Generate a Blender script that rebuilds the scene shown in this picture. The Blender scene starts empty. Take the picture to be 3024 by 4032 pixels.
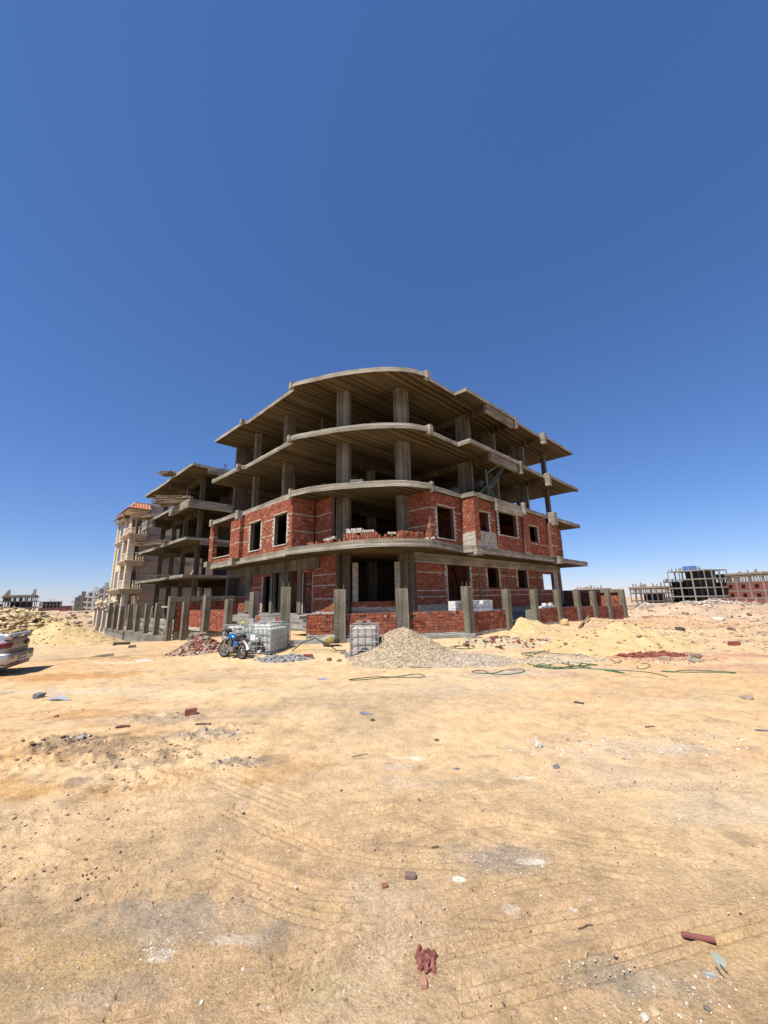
import bpy, bmesh, math, random
import numpy as np
from mathutils import Vector, Matrix
rnd = random.Random(7)
S2 = 2 ** .5
scene = bpy.context.scene
COL = scene.collection

# ------------------------------------------------------------------ camera model (also used to lay things out on the ground)
EYE = 2.1
PITCH, ROLL = math.radians(12.5), math.radians(1.2)
cF = Vector((0, math.cos(PITCH), math.sin(PITCH)))
_r0 = Vector((1, 0, 0)); _u0 = Vector((0, -math.sin(PITCH), math.cos(PITCH)))
cR = math.cos(ROLL) * _r0 - math.sin(ROLL) * _u0
cU = math.sin(ROLL) * _r0 + math.cos(ROLL) * _u0
cam_data = bpy.data.cameras.new('camera'); cam = bpy.data.objects.new('camera', cam_data); COL.objects.link(cam)
M3 = Matrix((cR, cU, -cF)).transposed()
cam.matrix_world = Matrix.Translation((0, 0, EYE)) @ M3.to_4x4()
cam_data.sensor_fit = 'HORIZONTAL'; cam_data.sensor_width = 36; cam_data.lens = 18
cam_data.clip_start = .1; cam_data.clip_end = 6000
scene.camera = cam

def ray(x, y): return cF + cR * ((x - 1512) / 1512) + cU * ((2016 - y) / 1512)
def at(x, y, z=0.):
    d = ray(x, y); t = (z - EYE) / d.z
    return Vector((d.x * t, d.y * t, z))
def uv(P): return (P[0] + P[1]) / S2, (P[1] - P[0]) / S2
def xy(u, v): return (u - v) / S2, (u + v) / S2

# ------------------------------------------------------------------ numpy noise and the lie of the land
def vnoise(x, y, seed=0):
    xi = np.floor(x).astype(np.int64); yi = np.floor(y).astype(np.int64)
    fx = x - xi; fy = y - yi
    fx = fx * fx * (3 - 2 * fx); fy = fy * fy * (3 - 2 * fy)
    def h(a, b):
        n = (a * 374761393 + b * 668265263 + seed * 1442695041) & 0x7fffffff
        n = ((n ^ (n >> 13)) * 1274126177) & 0x7fffffff
        n = n ^ (n >> 16)
        return (n & 0xffff) / 65535.
    a = h(xi, yi); b = h(xi + 1, yi); c = h(xi, yi + 1); d = h(xi + 1, yi + 1)
    return (a * (1 - fx) + b * fx) * (1 - fy) + (c * (1 - fx) + d * fx) * fy
def fbm(x, y, o=4, seed=0):
    s = 0; a = .5
    for i in range(o):
        s = s + a * (vnoise(x, y, seed + i * 17) - .5); x = x * 2.03 + 3.1; y = y * 2.03 + 7.7; a *= .5
    return s
def sst(a, b, x):
    t = np.clip((x - a) / (b - a), 0, 1); return t * t * (3 - 2 * t)
FU, FV = 8.3, 9.6                       # street lines of the plot's fence
CH0, CH1 = (8.3, 14.0), (14.7, 9.6)     # its cut corner
def land(x, y):
    """smooth ground height in metres"""
    x = np.asarray(x, float); y = np.asarray(y, float)
    u = (x + y) / S2; v = (y - x) / S2; r = np.hypot(x, y)
    # distance in front of the fence line
    nx, ny = (CH0[1] - CH1[1]), (CH1[0] - CH0[0]); ln = math.hypot(nx, ny)
    dch = ((u - CH0[0]) * nx + (v - CH0[1]) * ny) / ln
    d = -np.minimum(np.minimum(u - FU, v - FV), dch)
    h = .36 * (1 - sst(-.2, 3.6, d)) * (1 - sst(30, 37, u)) * (1 - sst(19, 25, v))
    h = h - .85 * sst(21, 37, v) * (1 - sst(12, 26, u)) * sst(2.5, 7, u)
    right = sst(-.15, .35, x / np.maximum(r, 1))
    h = h - np.maximum(r - 45, 0) * (.006 + .011 * right) * (1 - .45 * sst(250, 900, r))
    # low ridges of dumped soil in the distance
    for (bx, by, sx, sy, a) in ((30, 44, 9, 4.5, .6), (38, 46, 5, 4.5, .55), (50, 52, 9, 6, .3), (26.5, 36, 3.4, 3, .75), (44, 43, 6, 3, .2),
                                (-52, 58, 20, 7, 1.5), (-38, 60, 8, 7, 1.2), (-62, 52, 9, 8, 1.4), (-30, 50, 5, 5, .7)):
        h = h + a * np.exp(-((x - bx) / sx) ** 2 - ((y - by) / sy) ** 2)
    return h
CLODS = [(at(px, py).x, at(px, py).y, rx, ry, a) for (px, py, rx, ry, a) in ((400, 2940, 1.8, .8, .065), (240, 2918, .7, .4, .085), (620, 3000, 1.1, .5, .07), (860, 2885, .8, .3, .09), (930, 3000, .4, .2, .09), (650, 2825, .8, .3, .09), (480, 3090, .9, .3, .08), (120, 3240, 1.2, .45, .07), (200, 3460, 1.0, .35, .05), (560, 3160, .9, .35, .05), (100, 2980, 1.2, .5, .07), (900, 2860, .5, .2, .09), (1180, 3050, .8, .3, .04), (330, 3330, .8, .3, .05), (1380, 3950, .25, .12, .035), (2540, 3900, .3, .15, .03), (760, 3560, .8, .3, .025))]
def right_(x, r): return sst(.3, .5, x / np.maximum(r, 1))
def rough(x, y):
    """uneven, driven-over surface"""
    x = np.atleast_1d(np.asarray(x, float)); y = np.atleast_1d(np.asarray(y, float)); shp = x.shape; x = x.ravel(); y = y.ravel()
    r = np.hypot(x, y)
    a = .016 + .03 * sst(-1, -7, x) * (1 - sst(8, 14, y)) + .16 * sst(16, 40, r) * sst(.2, .5, np.abs(x) / np.maximum(r, 1))
    f = 1 - .8 * sst(90, 300, r)
    h = a * fbm(x * .55, y * .55, 4, 3) * 2 * f + .012 * fbm(x * 3.1, y * 3.1, 3, 11) * f
    m = sst(.02, .2, fbm(x * .45 + 9, y * .45, 3, 29))
    h = h + m * .016 * fbm(x * 9, y * 9, 3, 5) * (1 - sst(14, 30, r))
    for (px, py, rx, ry, amp) in CLODS:
        q = ((x - px) / rx) ** 2 + ((y - py) / ry) ** 2; mk = np.where(q < 2.4)[0]
        if len(mk) == 0: continue
        xm, ym = x[mk], y[mk]; w = 1 - sst(.3, 1.2, q[mk] + 2.2 * fbm(xm * 1.3, ym * 1.3, 3, 57))
        h[mk] += w * amp * (np.maximum(fbm(xm * 6.5, ym * 6.5, 3, 61), -.05) * 1.6 + np.maximum(fbm(xm * 15, ym * 15, 2, 67), 0) * .8)
    far = sst(22, 40, r) * (1 - sst(110, 200, r))
    h = h + far * ((.5 + .4 * right_(x, r)) * fbm(x * .35, y * .35, 4, 41) + (.22 + .2 * right_(x, r)) * fbm(x * 1.1, y * 1.1, 3, 43))
    return h.reshape(shp)
def gz(x, y): return float(land(x, y)) + float(rough(np.array([x]), np.array([y]))[0])
def on_ground(px, py):
    z = 0.
    for _ in range(14):
        P = at(px, py, z); z = .5 * z + .5 * gz(P.x, P.y)
    P = at(px, py, z); P.z = gz(P.x, P.y)
    return P

# ------------------------------------------------------------------ mesh collector
class MB:
    def __init__(s, org=(0, 0, 0)): s.v = []; s.f = []; s.c = []; s.m = []; s.o = org
    def add(s, vs, fs, col=None, mi=0):
        b = len(s.v); ox, oy, oz = s.o
        s.v += [(p[0] - ox, p[1] - oy, p[2] - oz) for p in vs]
        for f in fs: s.f.append(tuple(b + i for i in f)); s.c.append(col or (1, 1, 1)); s.m.append(mi)
    def obox(s, P, D, N, a0, a1, n0, n1, z0, z1, col=None, mi=0, jit=0.):
        cs = []
        for z in (z0, z1):
            for a, n in ((a0, n0), (a1, n0), (a1, n1), (a0, n1)):
                j = (rnd.uniform(-jit, jit), rnd.uniform(-jit, jit), rnd.uniform(-jit, jit)) if jit else (0, 0, 0)
                cs.append((P[0] + D[0] * a + N[0] * n + j[0], P[1] + D[1] * a + N[1] * n + j[1], z + j[2]))
        fs = [(3, 2, 1, 0), (4, 5, 6, 7), (0, 1, 5, 4), (1, 2, 6, 5), (2, 3, 7, 6), (3, 0, 4, 7)]
        if (D[0] * N[1] - D[1] * N[0]) < 0: fs = [f[::-1] for f in fs]
        s.add(cs, fs, col, mi)
    def box(s, x0, x1, y0, y1, z0, z1, col=None, mi=0, jit=0.):
        s.obox((0, 0), (1, 0), (0, 1), x0, x1, y0, y1, z0, z1, col, mi, jit)
    def tbox(s, M, sx, sy, sz, col=None, mi=0, jit=0.):
        """box of the given size centred on matrix M"""
        cs = []
        for z in (-.5, .5):
            for x, y in ((-.5, -.5), (.5, -.5), (.5, .5), (-.5, .5)):
                j = [rnd.uniform(-jit, jit) for _ in range(3)]
                cs.append(M @ Vector((x * sx + j[0], y * sy + j[1], z * sz + j[2])))
        s.add(cs, [(3, 2, 1, 0), (4, 5, 6, 7), (0, 1, 5, 4), (1, 2, 6, 5), (2, 3, 7, 6), (3, 0, 4, 7)], col, mi)
    def prism(s, poly, z0, z1, mi_side=0, mi_bot=1, col=None, step=None, jit=0.):
        pts = []
        n = len(poly)
        for i in range(n):
            a = poly[i]; b = poly[(i + 1) % n]
            k = 1 if not step else max(1, int(math.dist(a, b) / step))
            for j in range(k): pts.append((a[0] + (b[0] - a[0]) * j / k, a[1] + (b[1] - a[1]) * j / k))
        m = len(pts); vs = []
        for z, sg in ((z0, .4), (z1, 1)):
            for p in pts: vs.append((p[0] + rnd.uniform(-jit, jit) * .5, p[1] + rnd.uniform(-jit, jit) * .5, z + rnd.uniform(-jit, jit) * sg))
        s.add(vs, [tuple(range(m))[::-1]], col, mi_bot)
        b = len(s.v) - 2 * m
        s.f.append(tuple(b + m + i for i in range(m))); s.c.append(col or (1, 1, 1)); s.m.append(mi_side)
        for i in range(m):
            j = (i + 1) % m; s.f.append((b + i, b + j, b + m + j, b + m + i)); s.c.append(col or (1, 1, 1)); s.m.append(mi_side)
    def tube(s, pts, r, n=8, col=None, mi=0, cap=True, closed=False):
        pts = [Vector(p) for p in pts]; k = len(pts); rs = r if isinstance(r, (list, tuple)) else [r] * k
        rings = []; up = None
        for i, p in enumerate(pts):
            if closed: t = pts[(i + 1) % k] - pts[i - 1]
            else: t = pts[min(i + 1, k - 1)] - pts[max(i - 1, 0)]
            t.normalize()
            if up is None: up = Vector((0, 0, 1)) if abs(t.z) < .9 else Vector((1, 0, 0))
            x = t.cross(up).normalized(); y = x.cross(t).normalized(); up = y
            rings.append([p + (x * math.cos(2 * math.pi * q / n) + y * math.sin(2 * math.pi * q / n)) * rs[i] for q in range(n)])
        vs = [q for g in rings for q in g]; fs = []
        for i in range(k if closed else k - 1):
            i2 = (i + 1) % k
            for q in range(n):
                q2 = (q + 1) % n
                fs.append((i * n + q, i * n + q2, i2 * n + q2, i2 * n + q))
        if cap and not closed: fs += [tuple(range(n)), tuple((k - 1) * n + q for q in range(n))[::-1]]
        s.add(vs, [f[::-1] for f in fs], col, mi)
    def lathe(s, prof, n=16, M=Matrix(), col=None, mi=0):
        vs = []; fs = []
        for (r, z) in prof:
            for q in range(n):
                a = 2 * math.pi * q / n; vs.append(M @ Vector((r * math.cos(a), r * math.sin(a), z)))
        for i in range(len(prof) - 1):
            for q in range(n):
                q2 = (q + 1) % n; fs.append((i * n + q, i * n + q2, (i + 1) * n + q2, (i + 1) * n + q))
        fs += [tuple(range(n))[::-1], tuple((len(prof) - 1) * n + q for q in range(n))]
        s.add(vs, fs, col, mi)
    def rock(s, P, sx, sy, sz, col=None, mi=0, rz=None, sub=1, tilt=.3):
        rz = rnd.uniform(0, 6.3) if rz is None else rz
        M = Matrix.Translation(P) @ Matrix.Rotation(rz, 4, 'Z') @ Matrix.Rotation(rnd.uniform(-tilt, tilt), 4, 'X') @ Matrix.Rotation(rnd.uniform(-tilt, tilt), 4, 'Y')
        vs, fs = (OCT if sub == 0 else ICO1 if sub == 1 else ICO2)
        k = .22
        out = []
        for q in vs:
            a = 1 + rnd.uniform(-k, k)
            if sub == 1: a = 1 + rnd.uniform(-.34, .3)
            w = Vector((max(-.8, min(.8, q.x * a)), max(-.78, min(.78, q.y * a)), max(-.7, min(.72, q.z * a))))
            out.append(M @ Vector((w.x * sx, w.y * sy, w.z * sz)))
        s.add(out, fs, col, mi)
    def build(s, name, mats, parent=None, smooth=False, bevel=0.):
        me = bpy.data.meshes.new(name); me.from_pydata([tuple(p) for p in s.v], [], s.f)
        mats = mats if isinstance(mats, (list, tuple)) else [mats]
        for m in mats: me.materials.append(m)
        if len(mats) > 1: me.polygons.foreach_set('material_index', [min(i, len(mats) - 1) for i in s.m])
        if any(c != (1, 1, 1) for c in s.c):
            ca = me.color_attributes.new('Col', 'FLOAT_COLOR', 'CORNER')
            lt = np.empty(len(me.polygons), np.int32); me.polygons.foreach_get('loop_total', lt)
            arr = np.ones((len(s.f), 4), np.float32); arr[:, :3] = np.array(s.c, np.float32)
            ca.data.foreach_set('color', np.repeat(arr, lt, 0).ravel())
        if smooth: me.polygons.foreach_set('use_smooth', [True] * len(me.polygons))
        me.update()
        ob = bpy.data.objects.new(name, me); COL.objects.link(ob)
        if parent: ob.parent = parent
        if bevel:
            bv = ob.modifiers.new('bevel', 'BEVEL'); bv.width = bevel; bv.segments = 2; bv.limit_method = 'ANGLE'; bv.angle_limit = .6
        return ob
def _ico(n):
    bm = bmesh.new(); bmesh.ops.create_icosphere(bm, subdivisions=n, radius=1)
    r = ([v.co.copy() for v in bm.verts], [tuple(v.index for v in f.verts) for f in bm.faces]); bm.free(); return r
ICO1, ICO2 = _ico(1), _ico(2)
OCT = ([Vector(p) for p in ((1, 0, 0), (0, 1, 0), (-1, 0, 0), (0, -1, 0), (0, 0, 1), (0, 0, -1))], [(0, 1, 4), (1, 2, 4), (2, 3, 4), (3, 0, 4), (1, 0, 5), (2, 1, 5), (3, 2, 5), (0, 3, 5)])

def tag(o, label, cat, group=None, kind=None):
    if label: o['label'] = label
    if cat: o['category'] = cat
    if group: o['group'] = group
    if kind: o['kind'] = kind
    return o
def thing(name, label, cat, loc=(0, 0, 0), rz=0., group=None):
    o = bpy.data.objects.new(name, None); COL.objects.link(o); o.location = loc; o.rotation_euler.z = rz
    o.empty_display_size = .3
    return tag(o, label, cat, group)
def copy_tree(o, parent=None):
    c = o.copy(); COL.objects.link(c)
    if parent: c.parent = parent
    for ch in list(o.children): copy_tree(ch, c)
    return c
def single(name, mb, mats, loc, label, cat, group=None, rz=0., smooth=False, bevel=0., kind=None):
    """a thing that is one mesh; mb is in local coordinates about its base"""
    o = mb.build(name, mats, None, smooth, bevel); o.location = loc; o.rotation_euler.z = rz
    return tag(o, label, cat, group, kind)

# ------------------------------------------------------------------ materials
def mat(name, fn, rough=.9, spec=.3, metal=0.):
    m = bpy.data.materials.new(name); m.use_nodes = True; nt = m.node_tree
    b = nt.nodes['Principled BSDF']; b.inputs['Roughness'].default_value = rough
    b.inputs['Specular IOR Level'].default_value = spec; b.inputs['Metallic'].default_value = metal
    N = Nodes(nt, b); fn(N); return m
class Nodes:
    def __init__(s, nt, b): s.t = nt; s.b = b; s.co = None
    def n(s, ty, **k):
        q = s.t.nodes.new(ty)
        for a, v in k.items(): setattr(q, a, v)
        return q
    def l(s, a, b): s.t.links.new(a, b)
    def coord(s, scale=(1, 1, 1), which='Object'):
        if s.co is None: s.co = s.n('ShaderNodeTexCoord')
        m = s.n('ShaderNodeMapping'); m.inputs['Scale'].default_value = scale; s.l(s.co.outputs[which], m.inputs[0]); return m.outputs[0]
    def noise(s, scale=(1, 1, 1), sc=1., det=4., rough=.55):
        q = s.n('ShaderNodeTexNoise'); q.inputs['Scale'].default_value = sc; q.inputs['Detail'].default_value = det; q.inputs['Roughness'].default_value = rough
        s.l(s.coord(scale), q.inputs['Vector']); return q.outputs['Fac']
    def ramp(s, fac, stops):
        q = s.n('ShaderNodeValToRGB'); e = q.color_ramp.elements
        while len(e) < len(stops): e.new(.5)
        for i, (p, c) in enumerate(stops): e[i].position = p; e[i].color = (*c, 1) if len(c) == 3 else c
        s.l(fac, q.inputs[0]); return q.outputs[0]
    def gray(s, fac, a, b): return s.ramp(fac, [(a, (0, 0, 0)), (b, (1, 1, 1))])
    def mix(s, fac, a, b, mode='MIX'):
        q = s.n('ShaderNodeMix', data_type='RGBA', blend_type=mode)
        for sock, v in ((q.inputs[0], fac), (q.inputs[6], a), (q.inputs[7], b)):
            if isinstance(v, (int, float)): sock.default_value = v
            elif isinstance(v, tuple): sock.default_value = (*v, 1)
            else: s.l(v, sock)
        return q.outputs[2]
    def math(s, op, a, b=None):
        q = s.n('ShaderNodeMath', operation=op)
        for sock, v in ((q.inputs[0], a), (q.inputs[1], b)):
            if v is None: continue
            if isinstance(v, (int, float)): sock.default_value = v
            else: s.l(v, sock)
        return q.outputs[0]
    def attr(s, name='Col'):
        q = s.n('ShaderNodeAttribute', attribute_name=name); return q.outputs['Color']
    def col(s, c):
        if isinstance(c, tuple): s.b.inputs['Base Color'].default_value = (*c, 1)
        else: s.l(c, s.b.inputs['Base Color'])
    def bump(s, h, st=.3, d=.02):
        q = s.n('ShaderNodeBump'); q.inputs['Strength'].default_value = st; q.inputs['Distance'].default_value = d
        s.l(h, q.inputs['Height']); s.l(q.outputs[0], s.b.inputs['Normal'])
def m_concrete(name, c0, c1, streak, dark=.6, board=None):
    def fn(N):
        a = N.noise((1, 1, 1), .9, 5); b = N.noise(streak, 1., 4, .6); c = N.noise((1, 1, 1), 14, 4)
        k = N.mix(N.gray(b, .3, .7), c0, c1)
        k = N.mix(N.gray(a, .35, .75), N.mix(1., k, (dark, dark * .97, dark * .92), 'MULTIPLY'), k)
        k = N.mix(N.gray(c, .58, .75), k, N.mix(.35, k, (.8, .78, .72)))
        hgt = N.math('ADD', b, N.math('MULTIPLY', c, .4))
        if board:   # print of the shuttering boards
            sp = N.n('ShaderNodeSeparateXYZ'); N.l(N.coord(), sp.inputs[0])
            q = N.math('ADD', sp.outputs[0], sp.outputs[1]) if board[0] == 'xy' else sp.outputs[2]
            t = N.math('DIVIDE', N.math('ADD', q, N.math('MULTIPLY', N.noise((.5, .5, .5), 1, 2), .06)), board[1])
            w = N.n('ShaderNodeTexWhiteNoise', noise_dimensions='1D'); N.l(N.math('FLOOR', t), w.inputs['W'])
            k = N.mix(1., k, N.ramp(w.outputs['Value'], [(0, (.62, .6, .56)), (1, (1.12, 1.12, 1.1))]), 'MULTIPLY')
            edge = N.gray(N.math('ABSOLUTE', N.math('SUBTRACT', N.math('FRACT', t), .5)), .42, .5)
            k = N.mix(N.math('MULTIPLY', edge, .45), k, (.09, .08, .06)); hgt = N.math('ADD', hgt, w.outputs['Value'])
        N.col(k); N.bump(hgt, .6, .03)
    return mat(name, fn, .92, .15)
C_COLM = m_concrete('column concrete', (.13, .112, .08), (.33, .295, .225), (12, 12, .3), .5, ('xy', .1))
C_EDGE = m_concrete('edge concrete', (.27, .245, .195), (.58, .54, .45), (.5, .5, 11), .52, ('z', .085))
C_POST = m_concrete('post concrete', (.20, .183, .14), (.43, .40, .315), (11, 11, .45), .62, ('xy', .12))
C_RAW = m_concrete('footing concrete', (.27, .262, .235), (.42, .41, .375), (.4, .4, 6), .6, ('z', .14))
def m_soffit(name, along, c0, c1):
    """underside of a slab: the print of the formwork boards"""
    def fn(N):
        tc = N.coord(); sp = N.n('ShaderNodeSeparateXYZ'); N.l(tc, sp.inputs[0])
        ax = sp.outputs[1 if along == 'x' else 0]
        wob = N.math('MULTIPLY', N.noise((.25, .25, 1), 1, 2), .25)
        t = N.math('DIVIDE', N.math('ADD', ax, wob), .135)
        fl = N.math('FLOOR', t); fr = N.math('FRACT', t)
        w = N.n('ShaderNodeTexWhiteNoise', noise_dimensions='1D'); N.l(fl, w.inputs['W'])
        st = N.noise((.3, 14, 1) if along == 'x' else (14, .3, 1), 1, 4, .6)
        big = N.noise((1, 1, 1), .35, 3)
        k = N.mix(w.outputs['Value'], c0, c1)
        k = N.mix(N.gray(st, .35, .7), N.mix(1., k, (.55, .53, .5), 'MULTIPLY'), k)
        k = N.mix(N.gray(big, .3, .7), N.mix(1., k, (.6, .58, .55), 'MULTIPLY'), k)
        edge = N.gray(N.math('ABSOLUTE', N.math('SUBTRACT', fr, .5)), .44, .5)
        k = N.mix(N.math('MULTIPLY', edge, .5), k, (.07, .055, .035))
        N.col(k); N.bump(N.math('ADD', N.math('MULTIPLY', w.outputs['Value'], .7), N.math('MULTIPLY', st, .5)), .6, .03)
    return mat(name, fn, .9, .15)
SOFF = m_soffit('board marked soffit', 'x', (.075, .052, .025), (.245, .185, .096))  # board stain plus shade and ground bounce put into the tones
def _brick(N):
    k = N.mix(N.gray(N.noise((1, 1, 1), 9, 5), .3, .75), N.mix(1., N.attr(), (.74, .70, .68), 'MULTIPLY'), N.attr())
    k = N.mix(N.math('MULTIPLY', N.gray(N.noise((1, 1, 1), 1.1, 5), .55, .8), .16), k, (.40, .27, .20))
    N.col(k); N.bump(N.noise((1, 1, 1), 40, 4), .5, .012)
BRICK = mat('bricks', _brick, .92, .12)
def _tint(N, s=7, lo=.7, d=.012, bs=30):
    k = N.mix(N.gray(N.noise((1, 1, 1), s, 5), .3, .7), N.mix(1., N.attr(), (lo, lo, lo), 'MULTIPLY'), N.attr())
    N.col(k); N.bump(N.noise((1, 1, 1), bs, 5), .5, d)
STONE = mat('stone', lambda N: _tint(N), .93, .12)
WOODC = mat('weathered boards', lambda N: (N.col(N.mix(N.gray(N.noise((2, 22, 22), 1, 4), .3, .7), N.mix(1., N.attr(), (.6, .55, .5), 'MULTIPLY'), N.attr())),
            N.bump(N.noise((2, 25, 25), 1, 4), .4, .01)), .85, .2)
def plain(name, c, rough=.6, metal=0., var=.25, sc=6, spec=.4, bump=.1):
    def fn(N):
        k = N.mix(N.gray(N.noise((1, 1, 1), sc, 5), .3, .72), tuple(x * (1 - var) for x in c), tuple(min(1, x * (1 + var * .4)) for x in c)); N.col(k)
        if bump: N.bump(N.noise((1, 1, 1), sc * 6, 4), bump, .01)
    return mat(name, fn, rough, spec, metal)
STEEL = plain('galvanised steel', (.42, .43, .43), .5, .6, .3, 12)
RUST = plain('rusty bars', (.19, .125, .085), .85, .2, .4, 20)
GREENM = plain('green paint on steel', (.10, .155, .12), .6, .2, .5, 15)
HOSE = plain('green hose', (.025, .115, .045), .45, 0, .5, 3)
BLACK = plain('black rubber', (.022, .021, .02), .75, 0, .3, 9)
DARK = plain('dark metal', (.05, .048, .045), .5, .5, .3, 9)
RED_B, WHT_B = (.335, .112, .063), (.60, .565, .48)
def red():
    t = rnd.random(); k = rnd.uniform(.75, 1.22)
    if t < .04: return (.43 * k, .2 * k, .14 * k)
    if t < .11: return (.24 * k, .075 * k, .05 * k)
    j = rnd.uniform(.85, 1.2)
    return (RED_B[0] * k, RED_B[1] * k * j, RED_B[2] * k * j)
def wht():
    k = rnd.uniform(.72, 1.12); return (WHT_B[0] * k, WHT_B[1] * k, WHT_B[2] * k * rnd.uniform(.92, 1.05))
MORT = (.15, .10, .08)

# ------------------------------------------------------------------ brickwork laid brick by brick
def brick_wall(mb, P, D, N, L, z0, z1, openings=(), whites=(), bands=(), th=.22, jamb=True, base_white=0, top=None, course=.125, blen=.25, rag=False):
    """a wall from P along D (length L), outer face towards N; openings = (a0, a1, za, zb)"""
    A = sorted({0., L, *[min(max(o[i], 0.), L) for o in openings for i in (0, 1)]})
    Z = sorted({z0, z1, *[min(max(o[i], z0), z1) for o in openings for i in (2, 3)]})
    for i in range(len(A) - 1):
        for j in range(len(Z) - 1):
            ac, zc = (A[i] + A[i + 1]) / 2, (Z[j] + Z[j + 1]) / 2
            if any(o[0] < ac < o[1] and o[2] < zc < o[3] for o in openings): continue
            mb.obox(P, D, N, A[i], A[i + 1], -th, -.014, Z[j], Z[j + 1], MORT)
    bands = sorted(bands); z = z0; k = 0; left = list(bands)
    while z < z1 - .02:
        hit = [b for b in left if z > b - course * .6]
        isw = bool(hit) or k < base_white
        for b in hit: left.remove(b)
        h = .062 if isw else course
        h = min(h, z1 - z)
        zc = z + h / 2
        row = []
        cuts = []
        for o in openings:
            if o[2] < zc < o[3]:
                w = (.13 if k % 2 else .25) if (jamb and len(o) < 5) else 0.
                cuts.append((o[0] - w, o[1] + w, o))
                if w:
                    for zz in (0, .5):
                        za, zb = z + h * zz + .004, z + h * (zz + .5) - .004
                        if zb - za < .02: za, zb = z + .004, z + h - .004
                        for (q0, q1) in ((o[0] - w, o[0]), (o[1], o[1] + w)):
                            if q1 > 0 and q0 < L: mb.obox(P, D, N, max(q0, 0) + .004, min(q1, L) - .004, -.05, rnd.uniform(-.003, .012), za, zb, wht(), jit=.002)
        a = -(rnd.uniform(.02, .1) if k % 2 else rnd.uniform(.13, .2))
        while a < L:
            b = a + (blen if rnd.random() > .5 else blen * .5) * (1 if not isw else .95)
            segs = [(max(a, 0.), min(b, L))]
            for (c0, c1, o) in cuts:
                ns = []
                for (p, q) in segs:
                    if q <= c0 or p >= c1: ns.append((p, q)); continue
                    if p < c0: ns.append((p, c0))
                    if q > c1: ns.append((c1, q))
                segs = ns
            for (p, q) in segs:
                if q - p < .03: continue
                if rag and z + h > z1 - .2 and rnd.random() < rag: continue
                mid = (p + q) / 2
                w = isw or any(W[0] < mid < W[1] and W[2] < zc < W[3] for W in whites)
                if w and not isw:
                    for zz in (0, .5): mb.obox(P, D, N, p + .005, q - .005, -.05, rnd.uniform(-.004, .01), z + h * zz + .005, z + h * (zz + .5) - .005, wht(), jit=.002)
                else:
                    pop = rnd.uniform(-.006, .012) if rnd.random() > .06 else rnd.uniform(.015, .03)
                    mb.obox(P, D, N, p + .006, q - .006, -.05, pop, z + .006, z + h - .006, wht() if w else red(), jit=.003)
            a = b
        z += h; k += 1

# ------------------------------------------------------------------ the ground: one sheet to the horizon
TRACKS = [  # tyre tracks, as read off the ground: (pixel polyline, grooves, spacing)
    ([(1088, 3929), (1286, 3818), (1430, 3741), (1623, 3644), (1700, 3601), (1922, 3499), (2042, 3469), (2253, 3440)], 3, .05),
    ([(1069, 3798), (1238, 3741), (1445, 3673)], 3, .05),
    ([(987, 3514), (1117, 3572), (1286, 3610), (1479, 3620)], 3, .06),
    ([(0, 3481), (150, 3427), (422, 3396), (784, 3336), (1000, 3300), (1100, 3269), (1251, 3239), (1371, 3203), (1516, 3179), (1745, 3136), (1823, 3112), (1992, 3088)], 3, .07),
    ([(434, 3963), (603, 3933), (844, 3848), (1000, 3830)], 4, .05),
    ([(211, 3475), (542, 3414)], 3, .06),
    ([(1522, 3287), (1673, 3251), (1793, 3227), (1944, 3203)], 3, .08),
    ([(1215, 3320), (1400, 3300), (1480, 3290)], 3, .08),
    ([(1830, 3640), (2000, 3650), (2200, 3610), (2500, 3560)], 3, .06),
    ([(1800, 3930), (2050, 3870), (2350, 3790), (2700, 3690), (3010, 3610)], 3, .06),
    ([(1860, 3300), (2100, 3370), (2300, 3410), (2520, 3430)], 3, .07),
    ([(600, 3290), (850, 3215), (1000, 3170)], 3, .07),
    ([(840, 3050), (1000, 3110), (1150, 3170)], 4, .08),
    ([(900, 3180), (1050, 3250), (1250, 3330), (1500, 3380), (1800, 3390)], 3, .06),
    ([(1480, 3360), (1700, 3370), (1900, 3365)], 3, .05),
    ([(1640, 3220), (1800, 3245), (1980, 3225)], 3, .06),
    ([(860, 3375), (1020, 3440), (1200, 3500), (1400, 3520)], 3, .055),
    ([(1560, 3800), (1800, 3730), (2050, 3680)], 2, .05),
    ([(600, 3560), (780, 3500), (1000, 3470)], 2, .05),
    ([(0, 3640), (300, 3560), (600, 3480), (860, 3420)], 3, .06),
    ([(2250, 3120), (2500, 3090), (2800, 3090), (3020, 3110)], 3, .07),
    ([(2000, 3240), (2300, 3300), (2600, 3340)], 3, .07),

]
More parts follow.
